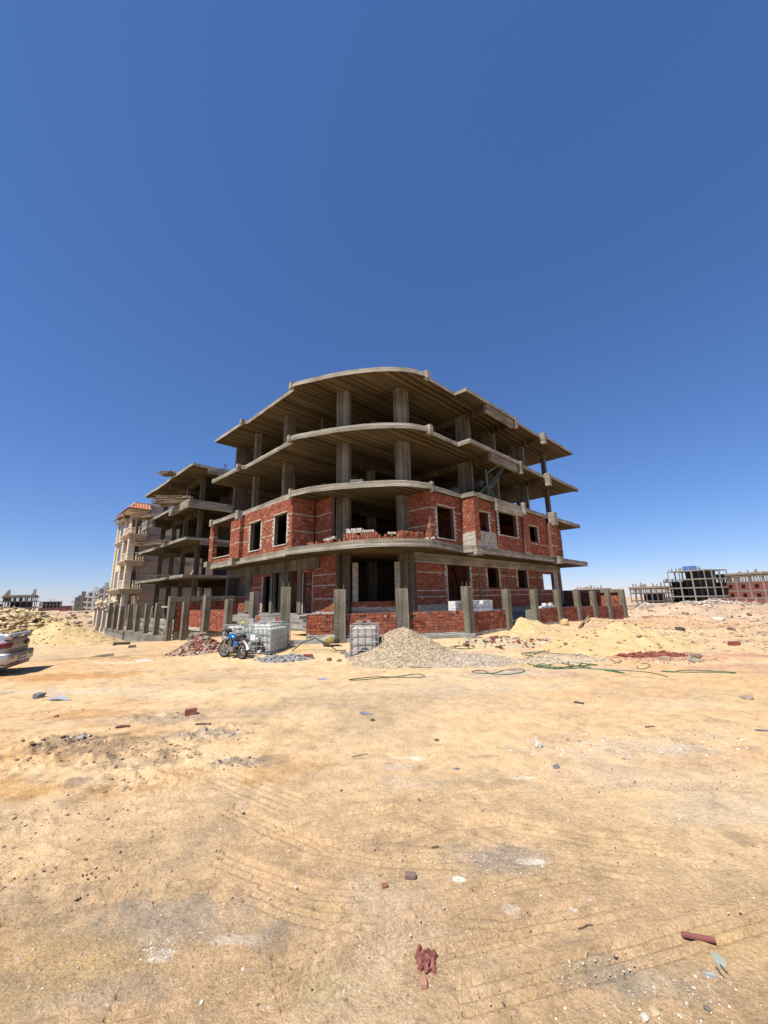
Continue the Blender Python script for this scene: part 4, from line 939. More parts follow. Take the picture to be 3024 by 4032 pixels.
for (u, v, z, L, a, tilt, lab) in ((8.6, 30.6, 1.75, 1.6, 1.57, 0, 'pale horizontal board nailed high beside the tall corner post'), (8.6, 31, .85, 2.4, 1.57, .05, 'pale horizontal timber at waist height behind the neighbour posts'), (8.3, 29, .35, 1.3, 1.57, 1.0, 'slanting timber brace left of the tall corner post'), (8.3, 36.1, .5, 1.9, 1.57, -.8, 'slanting timber brace near the plinth end'), (8.35, 35.9, .35, 1.5, 1.57, .7, 'crossing timber brace near the plinth end'), (8.5, 33.3, 1.2, 1.2, 1.57, 1.2, 'short timber leaning beside a neighbour post')):
    x, y = xy(u, v); m = MB(); m.tbox(Matrix.Rotation(a, 4, 'Z') @ Matrix.Rotation(tilt, 4, 'Y'), L, .06, .11, (.5, .43, .32)); single('timber_brace', m, WOODC, (x, y, z), lab, 'timber', rz=rot_uv())
m = MB()
for i in range(70): m.tbox(Matrix.Translation((rnd.uniform(-1, 1), rnd.uniform(-4, 4), rnd.uniform(0, .25))) @ Matrix.Rotation(rnd.uniform(0, 3), 4, 'Z') @ Matrix.Rotation(rnd.gauss(0, .15), 4, 'Y'), rnd.uniform(.4, 1.5), .1, .03, wcol())
x, y = xy(9.3, 32.5); single('timber_heap', m, WOODC, (x, y, -.2), 'scattered timber offcuts lying behind the neighbour plinth', 'timber', rz=rot_uv())
# beige gate pillars with urns, roller shutters between them
GP = [(46.5, 1.75, 'beige gate pillar with urn nearest the wide grey post'), (50.8, 1.7, 'beige gate pillar with large urn between the two shutters'), (48.5, 1.5, 'slim beige gate pillar with small urn'), (53.8, 1.75, 'beige gate pillar with urn left of the wide shutter'), (55.6, 1.6, 'leftmost beige gate pillar with urn')]
for (v, zt, lab) in GP:
    x, y = xy(8.6, v); t = thing('gate_pillar', lab, 'pillar', (x, y, -.9), rot_uv(), 'gate pillars of the beige house'); h = zt + .9
    m = MB(); m.box(-.22, .22, -.25, .25, 0, h - .25); m.box(-.3, .3, -.33, .33, 0, .5); m.build('shaft', PL_W, t)
    m = MB(); m.box(-.3, .3, -.34, .34, h - .25, h - .12); m.box(-.38, .38, -.42, .42, h - .12, h); m.build('capital', PL_C, t)
    m = MB(); m.lathe([(.28, h), (.12, h + .1), (.1, h + .18), (.25, h + .32), (.3, h + .5), (.2, h + .62), (.1, h + .68), (.16, h + .74), (.03, h + .95)], 12); m.build('urn', PL_C, t, smooth=True)
for (a, b, lab) in ((51.15, 53.5, 'wide dark roller shutter gate between beige pillars'), (48.8, 50.5, 'narrow dark slatted gate right of the middle pillar')):
    m = MB()
    for k in range(15): m.box(-.04 - (k % 2) * .01, .04, -(b - a) / 2, (b - a) / 2, -.8 + k * .15, -.8 + k * .15 + .125)
    x, y = xy(8.55, (a + b) / 2); single('shutter_gate', m, plain('shutter ' + lab[:4], (.11, .095, .075), .6), (x, y, 0), lab, 'gate', 'shutters of the beige house', rz=rot_uv())

# ------------------------------------------------------------------ heaps
def heap(name, label, cat, c, rx, ry, rot, h, p, mats, colf=None, stones=0, ss=(.02, .05), scol=None, noise=.1, sc=1.2, seed=1, flat=.0, group=None, kind=None):
    cx_, cy_ = c; nr, na = 46, 110; cz = gz(cx_, cy_)
    q = np.linspace(0, 1.06, nr)[:, None]; a = np.linspace(0, 2 * np.pi, na, endpoint=False)[None, :]
    wob = 1 + .5 * fbm(np.cos(a) * 1.6 + 9 + seed, np.sin(a) * 1.6 + seed, 3, seed)
    lx = q * rx * np.cos(a) * wob; ly = q * ry * np.sin(a) * wob; cr, sr = math.cos(rot), math.sin(rot)
    x = cx_ + lx * cr - ly * sr; y = cy_ + lx * sr + ly * cr
    prof = np.clip(1 - np.maximum(q - flat, 0) / (1 - flat), 0, 1) ** p * np.ones_like(a)
    base = land(x, y) + rough(x, y)
    z = base + h * prof * (1 + noise * 2 * fbm(x * sc, y * sc, 4, seed)) + noise * .35 * fbm(x * sc * 3, y * sc * 3, 4, seed + 3) * np.clip(prof * 4, 0, 1) - .08 * np.clip((q - .96) * 12, 0, 1)
    m = MB((cx_, cy_, cz)); vs = [(float(X), float(Y), float(Z)) for X, Y, Z in zip(x.ravel(), y.ravel(), z.ravel())]
    fs = [(i * na + j, (i + 1) * na + j, (i + 1) * na + (j + 1) % na, i * na + (j + 1) % na) for i in range(nr - 1) for j in range(na)]
    m.add(vs, fs)
    sh = [True] * len(m.f)
    if colf: m.c = [colf() for _ in m.f] if callable(colf) else [colf] * len(m.f)
    for _ in range(stones):
        i = min(nr - 2, int((rnd.random() ** .55) * (nr - 1))); j = rnd.randrange(na); s = rnd.uniform(*ss) * (1 if rnd.random() < .9 else 1.7)
        f = rnd.random(); Pa, Pb = Vector(vs[i * na + j]), Vector(vs[(i + 1) * na + (j + 1) % na]); P = Pa.lerp(Pb, f)
        m.rock(P + Vector((0, 0, s * .25)), s * rnd.uniform(.7, 1.3), s * rnd.uniform(.6, 1.1), s * rnd.uniform(.4, .9), scol() if scol else None, mi=1 if isinstance(mats, list) else 0)
    o = m.build(name, mats); nf = len(fs); o.data.polygons.foreach_set('use_smooth', [i < nf for i in range(len(m.f))])
    o.location = (cx_, cy_, cz); return tag(o, label, cat, group, kind)
def _sand(N):
    k = N.mix(N.gray(N.noise((1, 1, 1), 2.2, 5), .3, .7), (.50, .355, .165), (.64, .475, .25))
    k = N.mix(N.math('MULTIPLY', N.gray(N.noise((1, 1, 1), 60, 4), .35, .65), .3), k, (.36, .26, .13)); N.col(k); N.bump(N.math('ADD', N.noise((1, 1, 1), 14, 6), N.math('MULTIPLY', N.noise((1, 1, 1), 3.5, 4), 1.5)), .9, .06)
SAND = mat('yellow sand', _sand, .95, .1)
def _sandw(N): _sand(N)
def kk(c, a=.75, b=1.2):
    k = rnd.uniform(a, b); return (c[0] * k, c[1] * k, c[2] * k)
def gcol(): return kk(rnd.choice([(.58, .44, .29), (.54, .44, .34), (.60, .51, .40), (.46, .37, .27), (.62, .47, .29), (.38, .28, .2)]))
P = on_ground(1600, 2560); gx, gy = .55, 14.35
heap('gravel_heap', 'pale crushed stone heap beside the square white tank', 'gravel heap', (gx, gy), 2.15, 2.2, .1, .86, 1.2, STONE, lambda: kk((.47, .365, .23)), 9500, (.011, .03), gcol, .26, 1.1, 3, flat=.06)
heap('gravel_spread', 'thin spread of crushed stone right of the gravel heap', 'gravel', (2.2, 13.4), 2.3, 1.3, -.1, .22, 1.1, STONE, lambda: kk((.46, .375, .28)), 3200, (.01, .03), gcol, .3, 1., 5)
Pl = on_ground(300, 2530)
heap('sand_heap', 'large yellow sand heap on the left beside the parked car', 'sand heap', (-18.5, 22.9), 3.5, 2.6, -.1, 1.08, 1.12, [SAND, STONE], None, 260, (.025, .07), lambda: kk(rnd.choice([(.55, .40, .21), (.46, .33, .17)])), noise=.26, sc=1.3, seed=7)
heap('sand_heap', 'broad yellow sand heap in front of the right hand fence walls', 'sand heap', (9.3, 16.4), 3.9, 2.3, .42, .85, 1.1, [SAND, STONE], None, 170, (.025, .075), lambda: kk(rnd.choice([(.50, .36, .19), (.40, .28, .15), (.30, .2, .12)])), noise=.5, sc=1.1, seed=9)
heap('sand_heap', 'yellow sand mound poured through the gap of the right hand fence', 'sand heap', (7.0, 20.6), 1.6, 1.7, .6, .62, 1.0, [SAND, STONE], None, 60, (.025, .06), lambda: kk((.48, .35, .2)), noise=.5, sc=1.5, seed=12)
heap('sand_heap', 'small sandy mound with rubble in front of the white blocks', 'sand heap', (5.2, 17.2), 1.4, 1.0, .3, .34, 1., SAND, None, 0, noise=.3, sc=1.3, seed=15)
def rcol(): return kk(rnd.choice([(.30, .085, .055), (.33, .10, .06), (.22, .08, .06), (.52, .46, .38), (.36, .30, .23), (.24, .09, .07)]))
heap('rubble_heap', 'heap of broken red and white bricks left of the motorbike', 'rubble', (-7.55, 16.3), 1.15, .8, -.2, .55, 1., STONE, lambda: kk((.34, .25, .18)), 620, (.025, .075), rcol, .3, 1.2, 21)
heap('rubble_heap', 'scatter of broken red brick and pale rubble before the low wall with white blocks', 'rubble', (4.6, 16.2), 1.9, 1.0, .2, .2, 1., STONE, lambda: kk((.52, .41, .25)), 130, (.03, .09), rcol, .3, 1.2, 23)
P = on_ground(2200, 2600); heap('rubble_heap', 'low debris patch of sticks and stones under the green hoses', 'rubble', (P.x, P.y), 1.7, .8, .1, .14, 1., STONE, lambda: kk((.50, .39, .25)), 300, (.015, .045), gcol, .3, 1.2, 25)
P = on_ground(2480, 2560); heap('rubble_heap', 'red and white brick rubble at the foot of the right sand heap', 'rubble', (P.x, P.y), 1.2, .6, 0., .16, 1., STONE, lambda: kk((.36, .2, .14)), 260, (.03, .09), rcol, .3, 1.2, 27)
P = on_ground(2560, 2582); heap('rubble_heap', 'dark red brick dust and crumbs right of the brick rubble', 'rubble', (P.x, P.y), 1.3, .5, 0., .09, 1., STONE, lambda: kk((.26, .09, .065)), 160, (.02, .06), lambda: kk((.27, .08, .055)), .4, 1.4, 29)
P = on_ground(2210, 2530); heap('rubble_heap', 'small debris patch with dark and white scraps before the sand heap', 'rubble', (P.x, P.y), 1.0, .6, 0., .12, 1., STONE, lambda: kk((.48, .36, .2)), 130, (.03, .09), lambda: kk(rnd.choice([(.12, .11, .1), (.6, .55, .48), (.3, .12, .08)])), .3, 1.4, 31)
P = on_ground(1120, 2596); heap('mortar_heap', 'flat grey patch of dried mortar in front of the white tanks', 'mortar', (P.x, P.y), .95, .38, .15, .12, .8, STONE, lambda: kk((.30, .29, .27)), 260, (.02, .06), lambda: kk((.30, .29, .275)), .4, 1.6, 33)
def ycol(): return kk(rnd.choice([(.52, .38, .18), (.60, .46, .25), (.44, .31, .16), (.34, .23, .14), (.56, .45, .28)]), .7, 1.2)
def rockpile(label, c, rx, ry, rot, h, n, s, colf, seed, mats=STONE, gcolr=(.36, .27, .17)):
    m_cr, m_sr = math.cos(rot), math.sin(rot); m = MB((c[0], c[1], gz(*c)))
    for i in range(n):
        q = math.sqrt(rnd.random()); t = rnd.uniform(0, 6.29); lx, ly = q * rx * math.cos(t), q * ry * math.sin(t)
        x, y = c[0] + lx * m_cr - ly * m_sr, c[1] + lx * m_sr + ly * m_cr
        k = rnd.uniform(.45, 1.) * s * (1.6 if rnd.random() < .1 else 1)
        m.rock((x, y, gz(x, y) + h * (1 - q) ** .8 * (1 + .3 * rnd.gauss(0, 1) * 0) + k * .1), k, k * rnd.uniform(.5, .9), k * rnd.uniform(.22, .5), colf(), tilt=.6)
    o = m.build('rock_pile', mats); o.location = (c[0], c[1], gz(*c)); return tag(o, label, 'rocks', None, 'stuff')
heap('earth_mound', 'low earth mound carrying the yellow rocks behind the parked car', 'mound', (-30.5, 32), 10, 6.5, -.6, 1.9, 1., SAND, None, 0, noise=.25, sc=.5, seed=35)
rockpile('large pile of flaky yellow rocks behind the parked car', (-30.5, 31.6), 9.6, 6.2, -.6, 1.9, 2600, .28, lambda: kk(ycol(), .95, 1.3), 1)
rockpile('pale broken rubble on the ridge in front of the far grey frame building', (38, 46), 5.5, 4.0, .2, .3, 620, .26, lambda: kk((.52, .46, .38)), 2)
rockpile('pale pinkish rubble along the ridge right of the fence end', (29, 43), 8, 3.5, .2, .15, 520, .24, lambda: kk((.52, .42, .34)), 3)
rockpile('scattered stones on the distant left ridge', (-40, 52), 14, 7, .2, .1, 260, .45, lambda: kk((.40, .31, .22)), 4)
P = on_ground(220, 2450); m = MB(); m.rock((0, 0, .2), 1.3, .8, .5, (.5, .40, .26), rz=.2, sub=2); single('boulder', m, STONE, (P.x, P.y, gz(P.x, P.y)), 'big dark sided boulder on the slope left of the beige gate', 'boulder')

# ------------------------------------------------------------------ loose things on the ground: (pixel, kind, size, colour, label)
def rock_at(px, py, s, c, label, name='stone', flat=.6, cat='stone', grp=None, sub=2):
    P = on_ground(px, py); s *= .66 if P.y < 5 else .8 if P.y < 9 else .6 if (P.y > 15 and name == 'stone') else 1; m = MB(); m.rock((0, 0, s * flat * .4), s, s * rnd.uniform(.65, .9), s * flat, c, sub=1, tilt=.3); return single(name, m, STONE, P, label, cat, grp)
rock_at(319, 2905, .095, (.40, .38, .37), 'pale grey lump of stone on rough dark clods at the left'); rock_at(150, 2748, .15, (.22, .21, .20), 'dark grey jagged rock on the left, nearest the parked car', flat=.75)
rock_at(955, 3200, .035, (.62, .56, .46), 'small white stone left of the lime spot'); rock_at(793, 3952, .022, (.70, .67, .58), 'round white pebble near the bottom edge left of centre'); rock_at(98, 3252, .03, (.55, .47, .36), 'small pale stone near the left edge')
rock_at(2575, 3985, .052, (.52, .40, .24), 'large tan chip of stone near the bottom right', flat=.4); rock_at(2540, 4012, .04, (.6, .55, .46), 'whitish stone chip at the bottom edge right'); rock_at(2786, 3975, .033, (.20, .175, .145), 'dark grey stone near the bottom right corner', flat=.5)
rock_at(2120, 2940, .12, (.62, .57, .48), 'crumbly white lump alone on the sand right of centre'); rock_at(2940, 2750, .19, (.32, .25, .2), 'brownish flat stone far right beyond the hoses', flat=.3); rock_at(2190, 3023, .075, (.17, .17, .17), 'flat dark grey stone right of centre', flat=.3)
rock_at(1552, 2620, .17, (.10, .075, .06), 'dark brown block of stone at the foot of the gravel heap', flat=.9); rock_at(2222, 2462, .34, (.55, .39, .2), 'round tan boulder leaning on a fence post at the sand heap', 'boulder', 1., 'boulder'); rock_at(1650, 2810 + 340, .03, (.2, .15, .12), 'small dark pebble right of the lime spot')
rock_at(1345, 3115, .03, (.06, .05, .05), 'black chip lying left of centre in the foreground'); rock_at(1467, 2838, .07, (.15, .10, .08), 'small brown stone below the flat blue scrap'); rock_at(1720, 2917, .055, (.2, .12, .1), 'small reddish brown stone right above the lime spot'); rock_at(1498, 3470 - 20, .0001 + .02, (.3, .12, .1), 'red chip beside the purple brick')
rock_at(842, 2526, .22, (.12, .09, .07), 'dark clod of earth in front of the rubble left of the motorbike'); rock_at(90 + 0, 2920, .05, (.14, .12, .1), 'small dark clod at the far left'); rock_at(222, 2823, .06, (.25, .09, .06), 'small red brick chip on orange earth at the left'); rock_at(1296, 2600, .12, (.16, .10, .07), 'brown clod left of the square tank'); rock_at(1335, 2604, .1, (.2, .12, .08), 'small brown clod nearest the square tank')
rock_at(2680, 2482, .5, (.10, .085, .07), 'dark lump with an upright scrap on the slope at the far right'); rock_at(2830, 2440, .8, (.62, .54, .42), 'pale flat rock on the slope in the far right', flat=.35)
for i, (px, py, s) in enumerate(((350, 2510, .25), (2740, 2590, .2), (2890, 2540, .22), (2620, 2600, .2), (2700, 2420, .5), (2560, 2430, .5), (2880, 2480, .4), (2950, 2420, .5))):
    rock_at(px, py, s, kk((.3, .22, .16)), 'brown stone lying on the sandy slope', grp='stones on the slopes')
def brick_at(px, py, L, Wd, H, yaw, c, label, tilt=0., name='brick', grp='loose bricks on the lot', bev=.006):
    P = on_ground(px, py); k = .66 if P.y < 5 else .8 if P.y < 9 else .62 if P.y > 13 else .85; L *= k; Wd *= k; H *= k; m = MB(); m.tbox(Matrix.Translation((0, 0, H * .42)) @ Matrix.Rotation(tilt, 4, 'Y'), L, Wd, H, c, jit=H * .07); return single(name, m, STONE, P, label, 'brick', grp, math.radians(yaw), bevel=bev)
brick_at(750, 2815, .24, .16, .15, 25, (.26, .10, .07), 'red brick end standing alone left of centre'); brick_at(1668, 3880, .06, .075, .045, 8, (.46, .24, .17), 'pinkish half brick just below the shattered red brick'); brick_at(1616, 3456, .125, .075, .05, -4, (.22, .15, .135), 'purple brown brick lying flat in the centre foreground'); brick_at(1714, 3342, .1, .03, .03, 12, (.12, .095, .06), 'thin dark brown brick strip in the centre foreground')
brick_at(2750, 3698, .27, .042, .036, -17, (.28, .105, .09), 'long red brick splinter in the right foreground'); brick_at(1213, 2590, .5, .25, .2, 5, (.28, .085, .055), 'red hollow brick lying right of the mortar patch'); brick_at(1412, 2604, .2, .15, .17, 0, (.24, .10, .07), 'upright red brick propping the square white tank'); brick_at(520, 2550, .5, .25, .2, 30, (.22, .18, .13), 'dark brick at the foot of the big left sand heap'); brick_at(735, 2556, .4, .25, .2, 12, (.11, .09, .075), 'dark brick left of the stone stub'); brick_at(2892, 2541, .6, .3, .25, 5, (.3, .1, .07), 'red block lying on the slope at the far right')
brick_at(1352, 2574, .3, .22, .24, 15, (.30, .295, .27), 'grey hollow block left of the square tank, rear one', grp='grey blocks by the tank'); brick_at(1370, 2590, .33, .25, .24, 5, (.34, .33, .30), 'grey hollow block left of the square tank, front one', grp='grey blocks by the tank'); brick_at(1838, 2545, .35, .2, .18, 40, (.24, .12, .07), 'brown brick half sunk in sand right of the gravel heap'); brick_at(2018, 2502, .3, .3, .22, 20, (.33, .10, .06), 'red hollow brick on top of the rubble below the white blocks')
brick_at(1937, 2536, .28, .2, .24, 60, (.33, .10, .06), 'red hollow brick standing at the left of the rubble scatter'); brick_at(2055, 2532, .3, .14, .12, 10, (.33, .09, .055), 'red brick at the front edge of the rubble scatter'); brick_at(2093, 2525, .22, .18, .18, 30, (.22, .07, .05), 'dark red brick right of the rubble scatter'); brick_at(1515, 3492, .07, .06, .03, 20, (.30, .12, .085), 'triangular red brick piece left of the purple brick')
P = on_ground(1672, 3788); sb = thing('shattered_brick', 'shattered red brick in sharp pieces in the centre foreground', 'brick', P, -.2)
for i in range(16):
    r_, c_ = i // 4, i % 4; w_ = .026 * (1.15 - .12 * r_)
    m = MB(); m.tbox(Matrix.Translation((0, 0, .006)) @ Matrix.Rotation(rnd.gauss(0, .25), 4, 'X') @ Matrix.Rotation(rnd.gauss(0, .3), 4, 'Y') @ Matrix.Rotation(rnd.gauss(0, .35), 4, 'Z'), w_ * rnd.uniform(.7, 1.2), .034 * rnd.uniform(.8, 1.4), .02, kk((.27, .10, .08), .6, 1.25), jit=.006); o = m.build('fragment', STONE, sb); o.location = ((c_ - 1.5) * w_ + rnd.uniform(-.006, .006) + .006 * r_, .05 - .034 * r_ + rnd.uniform(-.008, .008), 0)
def scrap(px, py, pts, c, label, name='scrap', th=.006, rz=0., cat='scrap'):
    P = on_ground(px, py); k = .68 if P.y < 5 else .8; pts = [(x * k, y * k, z * k) for x, y, z in pts]; m = MB(); n = len(pts); vs = [(x, y, th + z) for x, y, z in pts] + [(x, y, z - .004) for x, y, z in pts]
    m.add(vs, [tuple(range(n)), tuple(range(n, 2 * n))[::-1]] + [((i + 1) % n, i, n + i, n + (i + 1) % n) for i in range(n)], c); return single(name, m, STONE, P, label, cat, rz=rz)
scrap(1440, 2812, [(-.15, .06, .03), (.0, .02, .05), (.16, -.04, .0), (.12, -.09, .0), (-.08, -.02, .02)], (.20, .215, .24), 'bluish flat scrap lying behind the lime spot'); scrap(2846, 3795, [(-.05, .06, 0), (-.01, .1, 0), (.03, .085, 0), (.035, .02, .004), (.0, -.04, 0), (-.06, -.02, 0)], (.36, .38, .30), 'pale grey green sheet scrap in the right foreground'); scrap(2792, 3840, [(-.045, .01, 0), (.03, .0, .003), (.05, -.03, 0), (-.02, -.02, .002)], (.36, .39, .38), 'small grey rectangular chip beside the green sheet scrap', th=.012)
scrap(1798, 3030, [(-.06, .02, .0), (.02, .05, .01), (.07, .0, 0), (.0, -.01, .02)], (.28, .29, .31), 'small blue grey scrap right of the lime spot'); scrap(1270, 2675, [(-.2, .05, .02), (.05, .08, .04), (.2, -.02, 0), (.0, -.1, .01)], (.28, .33, .38), 'light blue plastic scrap on the sand below the mortar patch'); scrap(560, 2604, [(-.35, .05, .02), (.1, .2, .03), (.45, .05, 0), (.2, -.15, .02), (-.2, -.12, .0)], (.66, .64, .6), 'white crumpled paper on the sand below the left plinth', 'paper')
scrap(230, 2756, [(-.3, .1, .04), (.0, .15, .08), (.35, .02, 0), (.4, -.06, 0), (.05, -.12, .05), (-.25, -.05, .02)], (.36, .37, .39), 'grey crumpled sheet right of the dark grey rock'); scrap(2730, 2605, [(-.2, 0, .05), (.0, .12, .3), (.1, .1, .1), (.4, 0, 0), (.2, -.1, 0), (-.15, -.1, 0)], (.32, .27, .2), 'crumpled brown sack right of the green hoses', 'sack', .03); scrap(2000, 2640, [(-.3, .02, 0), (.3, .06, .02), (.3, .0, .02), (-.3, -.05, 0)], (.34, .35, .33), 'flat grey board below the gravel spread'); scrap(410, 2585, [(-.6, -.05, .02), (-.1, .05, .08), (.4, .1, .12), (.5, 0, .05), (.0, -.1, .02)], (.12, .10, .085), 'dark torn sheet lying on damp sand below the left heap')
def stick(px0, py0, px1, py1, r, c, label, lift=0., name='stick', cat='stick', mt=None, z1=None, grp=None):
    A, Bq = on_ground(px0, py0), on_ground(px1, py1); o = A.copy(); m = MB()
    A.z += r; Bq.z = Bq.z + r + lift; pts = [A - o, A.lerp(Bq, .35) - o + Vector((0, 0, r * .4)), A.lerp(Bq, .7) - o + Vector((0, .01, 0)), Bq - o]
    m.tube(pts, r, 6, c); return single(name, m, mt or STONE, o, label, cat, grp)
stick(2822, 3813, 2850, 3852, .004, (.07, .055, .045), 'left of two dark wire stubs below the green sheet scrap'); stick(2836, 3802, 2864, 3836, .004, (.07, .055, .045), 'right of two dark wire stubs below the green sheet scrap'); stick(2278, 3665, 2335, 3648, .006, (.13, .09, .07), 'thin bent brown twig in the right foreground'); stick(1385, 2982, 1448, 2970, .012, (.5, .42, .28), 'pale thin stick left of the lime spot'); stick(2260, 2768, 2298, 2774, .02, (.16, .12, .09), 'short dark stick on the sand right of centre'); stick(190, 2534, 245, 2517, .09, (.10, .06, .04), 'dark brown board lying on the big left sand heap', .45, 'board', 'board', WOODC)
stick(445, 2543, 510, 2537, .07, (.07, .05, .04), 'dark pole at the right foot of the big left sand heap'); stick(2130, 2462, 2200, 2490, .045, (.2, .15, .1), 'long grey stick sloping from a fence post onto the sand'); stick(2140, 2475, 2180, 2483, .03, (.1, .08, .06), 'short dark stick below the long grey one'); stick(2280, 2475, 2320, 2440, .05, (.26, .19, .1), 'brown stick lying up the slope of the right sand heap', .2); stick(2465, 2540, 2525, 2560, .06, (.55, .5, .42), 'pale board on the brick rubble at the right'); stick(2480, 2573, 2535, 2572, .05, (.6, .55, .48), 'white strip in front of the brick rubble at the right')
stick(1842, 2515, 1905, 2528, .05, (.16, .15, .14), 'dark bent strip right of the gravel heap'); stick(1760, 2497, 1830, 2503, .05, (.12, .1, .09), 'dark board on sand below the low wall behind the gravel'); stick(1860, 2530, 1960, 2508, .03, (.5, .45, .4), 'pale rod across the rubble scatter'); stick(2975, 2878, 3024, 2880, .012, (.2, .2, .22), 'thin grey rod at the right edge'); stick(2540, 2865, 2578, 2863, .01, (.2, .15, .12), 'thin twig on the sand at the right'); stick(770, 2855, 830, 2853, .015, (.16, .12, .09), 'thin dark stick below the red brick end'); stick(455, 2868, 510, 2863, .02, (.2, .1, .08), 'reddish brown stick on rough clods at the left')
for i in range(7): stick(2160 + i * 18, 2592 - i % 3 * 2, 2195 + i * 19, 2582 - i % 2 * 4, .022, kk((.5, .42, .34)), 'short pale lath in the debris under the green hoses', grp='short laths in the debris')

# green hoses
def hose(label, px, r=.0105, wob=.0, n=10):
    P = [on_ground(*p) for p in px]; o = P[0].copy(); out = []
    Q = [P[0]] + P + [P[-1]]
    for i in range(1, len(Q) - 2):
        for k in range(n):
            t = k / n; q = Vector([.5 * ((2 * Q[i][c]) + (-Q[i - 1][c] + Q[i + 1][c]) * t + (2 * Q[i - 1][c] - 5 * Q[i][c] + 4 * Q[i + 1][c] - Q[i + 2][c]) * t * t + (-Q[i - 1][c] + 3 * Q[i][c] - 3 * Q[i + 1][c] + Q[i + 2][c]) * t ** 3) for c in range(3)])
            q.x += rnd.uniform(-wob, wob); q.y += rnd.uniform(-wob, wob); q.z = gz(q.x, q.y) + r + abs(rnd.gauss(0, wob * .4)); out.append(q - o)
    m = MB(); m.tube(out, r, 6); return single('hose', m, HOSE, o, label, 'hose', 'green hoses on the ground', smooth=True)
hose('green hose in a flat loop in front of the gravel heap', [(1375, 2677), (1400, 2674), (1470, 2667), (1560, 2666), (1640, 2655), (1672, 2664), (1640, 2669), (1540, 2668), (1430, 2678), (1376, 2680)]); hose('short green hose at the foot of the gravel heap', [(1618, 2628), (1680, 2630), (1715, 2622), (1722, 2613)]); hose('dark green hose in a double loop on the gravel spread', [(1860, 2645), (1900, 2640), (1935, 2655), (2010, 2656), (2065, 2645), (2050, 2636), (2000, 2638), (1940, 2652), (1880, 2652), (1857, 2646)])
def tangle(label, cx0, cy0, rx, ry, turns, seed):
    rr = random.Random(seed); pts = []
    for i in range(turns * 7): a = i / 7 * 6.283; k = rr.uniform(.35, 1.05); pts.append((cx0 + rx * k * math.cos(a) + rr.gauss(0, rx * .1), cy0 + ry * k * math.sin(a)))
    return hose(label, pts, .010, .006, 6)
tangle('small tangle of green hose beside the low wall right of the gravel heap', 1822, 2549, 48, 9, 3, 3); tangle('wide tangle of green hose over the debris', 2160, 2580, 110, 14, 2, 4); tangle('big flat tangle of green hose in front of the debris', 2210, 2620, 130, 16, 5, 5)
hose('long green hose trailing right from the big tangle', [(2200, 2612), (2330, 2634), (2400, 2640), (2460, 2652), (2380, 2640), (2460, 2642), (2560, 2650), (2634, 2668)]); hose('long thin green hose loop lying at the far right', [(2600, 2645), (2660, 2648), (2680, 2641), (2780, 2642), (2880, 2648), (2890, 2652), (2800, 2648), (2700, 2648), (2602, 2643)]); hose('short green hose curl right of the debris', [(2405, 2600), (2425, 2608), (2448, 2606), (2440, 2596)]); hose('broken green hose ring right of the big tangle', [(2510, 2625), (2512, 2634), (2540, 2634), (2560, 2622), (2545, 2614), (2525, 2616)]); hose('long green hose arching behind the debris', [(2100, 2580), (2160, 2558), (2230, 2555), (2330, 2565), (2350, 2580), (2290, 2572)])
m = MB(); A = on_ground(1150, 2566); pts = [Vector((0, 0, .03)), Vector((.35, .15, .3)), Vector((.8, .2, .42)), Vector((1.3, .15, .2)), Vector((1.6, -.1, .03)), Vector((1.9, -.3, .02))]; m.tube([pts[0].lerp(pts[1], t / 3) if i == 0 else pts[i].lerp(pts[i + 1], t / 3) for i in range(5) for t in range(3)], .018, 6); single('black_pipe', m, BLACK, A, 'black pipe arching from the white tank along the footing', 'pipe')
P = on_ground(1290, 2550); t = thing('cement_sack', 'crumpled yellow and grey cement sack on the footing left of the thick post', 'sack', (P.x, P.y + .25, .42))
m = MB(); m.rock((0, 0, .12), .34, .22, .2, (.36, .33, .25), rz=.3, sub=2); m.build('sack_body', STONE, t, smooth=True); m = MB(); m.rock((.06, -.1, .14), .2, .14, .15, (.34, .29, .07), rz=.5, sub=2); m.build('yellow_print', STONE, t); m = MB(); m.rock((.3, 0, .08), .14, .16, .12, (.05, .05, .05), sub=2); m.build('dark_end', STONE, t)
# stone stub
P = on_ground(765, 2545); m = MB()
for h in range(3):
    for i in range(3):
        for j in range(2): m.rock((-.36 + i * .36 + rnd.uniform(-.04, .04), j * .36 - .18, .18 + h * .3), .23, .23, .2, kk((.31, .26, .19)), rz=rnd.choice((0, 1.57)), sub=2, tilt=.05)
m.box(-.48, .48, -.3, .3, 0, .85, (.26, .22, .165)); single('stone_stub', m, STONE, (P.x, P.y + .2, gz(P.x, P.y) - .05), 'square stub of rough stone masonry in front of the rubble heap', 'masonry', rz=.2).scale = (.62, .62, .66)
# stacks of white blocks on the right hand low walls
def blocks(label, u, v, z, nx, ny, nz, yaw=0., missing=.15):
    m = MB()
    for h in range(nz):
        for i in range(nx):
            for j in range(ny):
                if h == nz - 1 and rnd.random() < missing * 2 or rnd.random() < missing * .3: continue
                m.tbox(Matrix.Translation(((i - nx / 2 + .5) * .31 + rnd.uniform(-.015, .015), (j - ny / 2 + .5) * .2, (h + .5) * .165)) @ Matrix.Rotation(rnd.uniform(-.05, .05), 4, 'Z'), .29, .19, .155, kk((.74, .72, .70), .88, 1.05), jit=.005)
    x, y = xy(u, v); return single('white_block_stack', m, STONE, (x, y, z), label, 'blocks', 'white blocks on the low walls', rot_uv() + yaw)
def plinth_top(label, u0, u1, v0, v1, z): 
    x, y = xy((u0 + u1) / 2, (v0 + v1) / 2); m = MB(); m.box(-(u1 - u0) / 2, (u1 - u0) / 2, -(v1 - v0) / 2, (v1 - v0) / 2, -.9, 0, jit=.02); return single('loading_plinth', m, C_RAW, (x, y, z), label, 'plinth', rz=rot_uv())
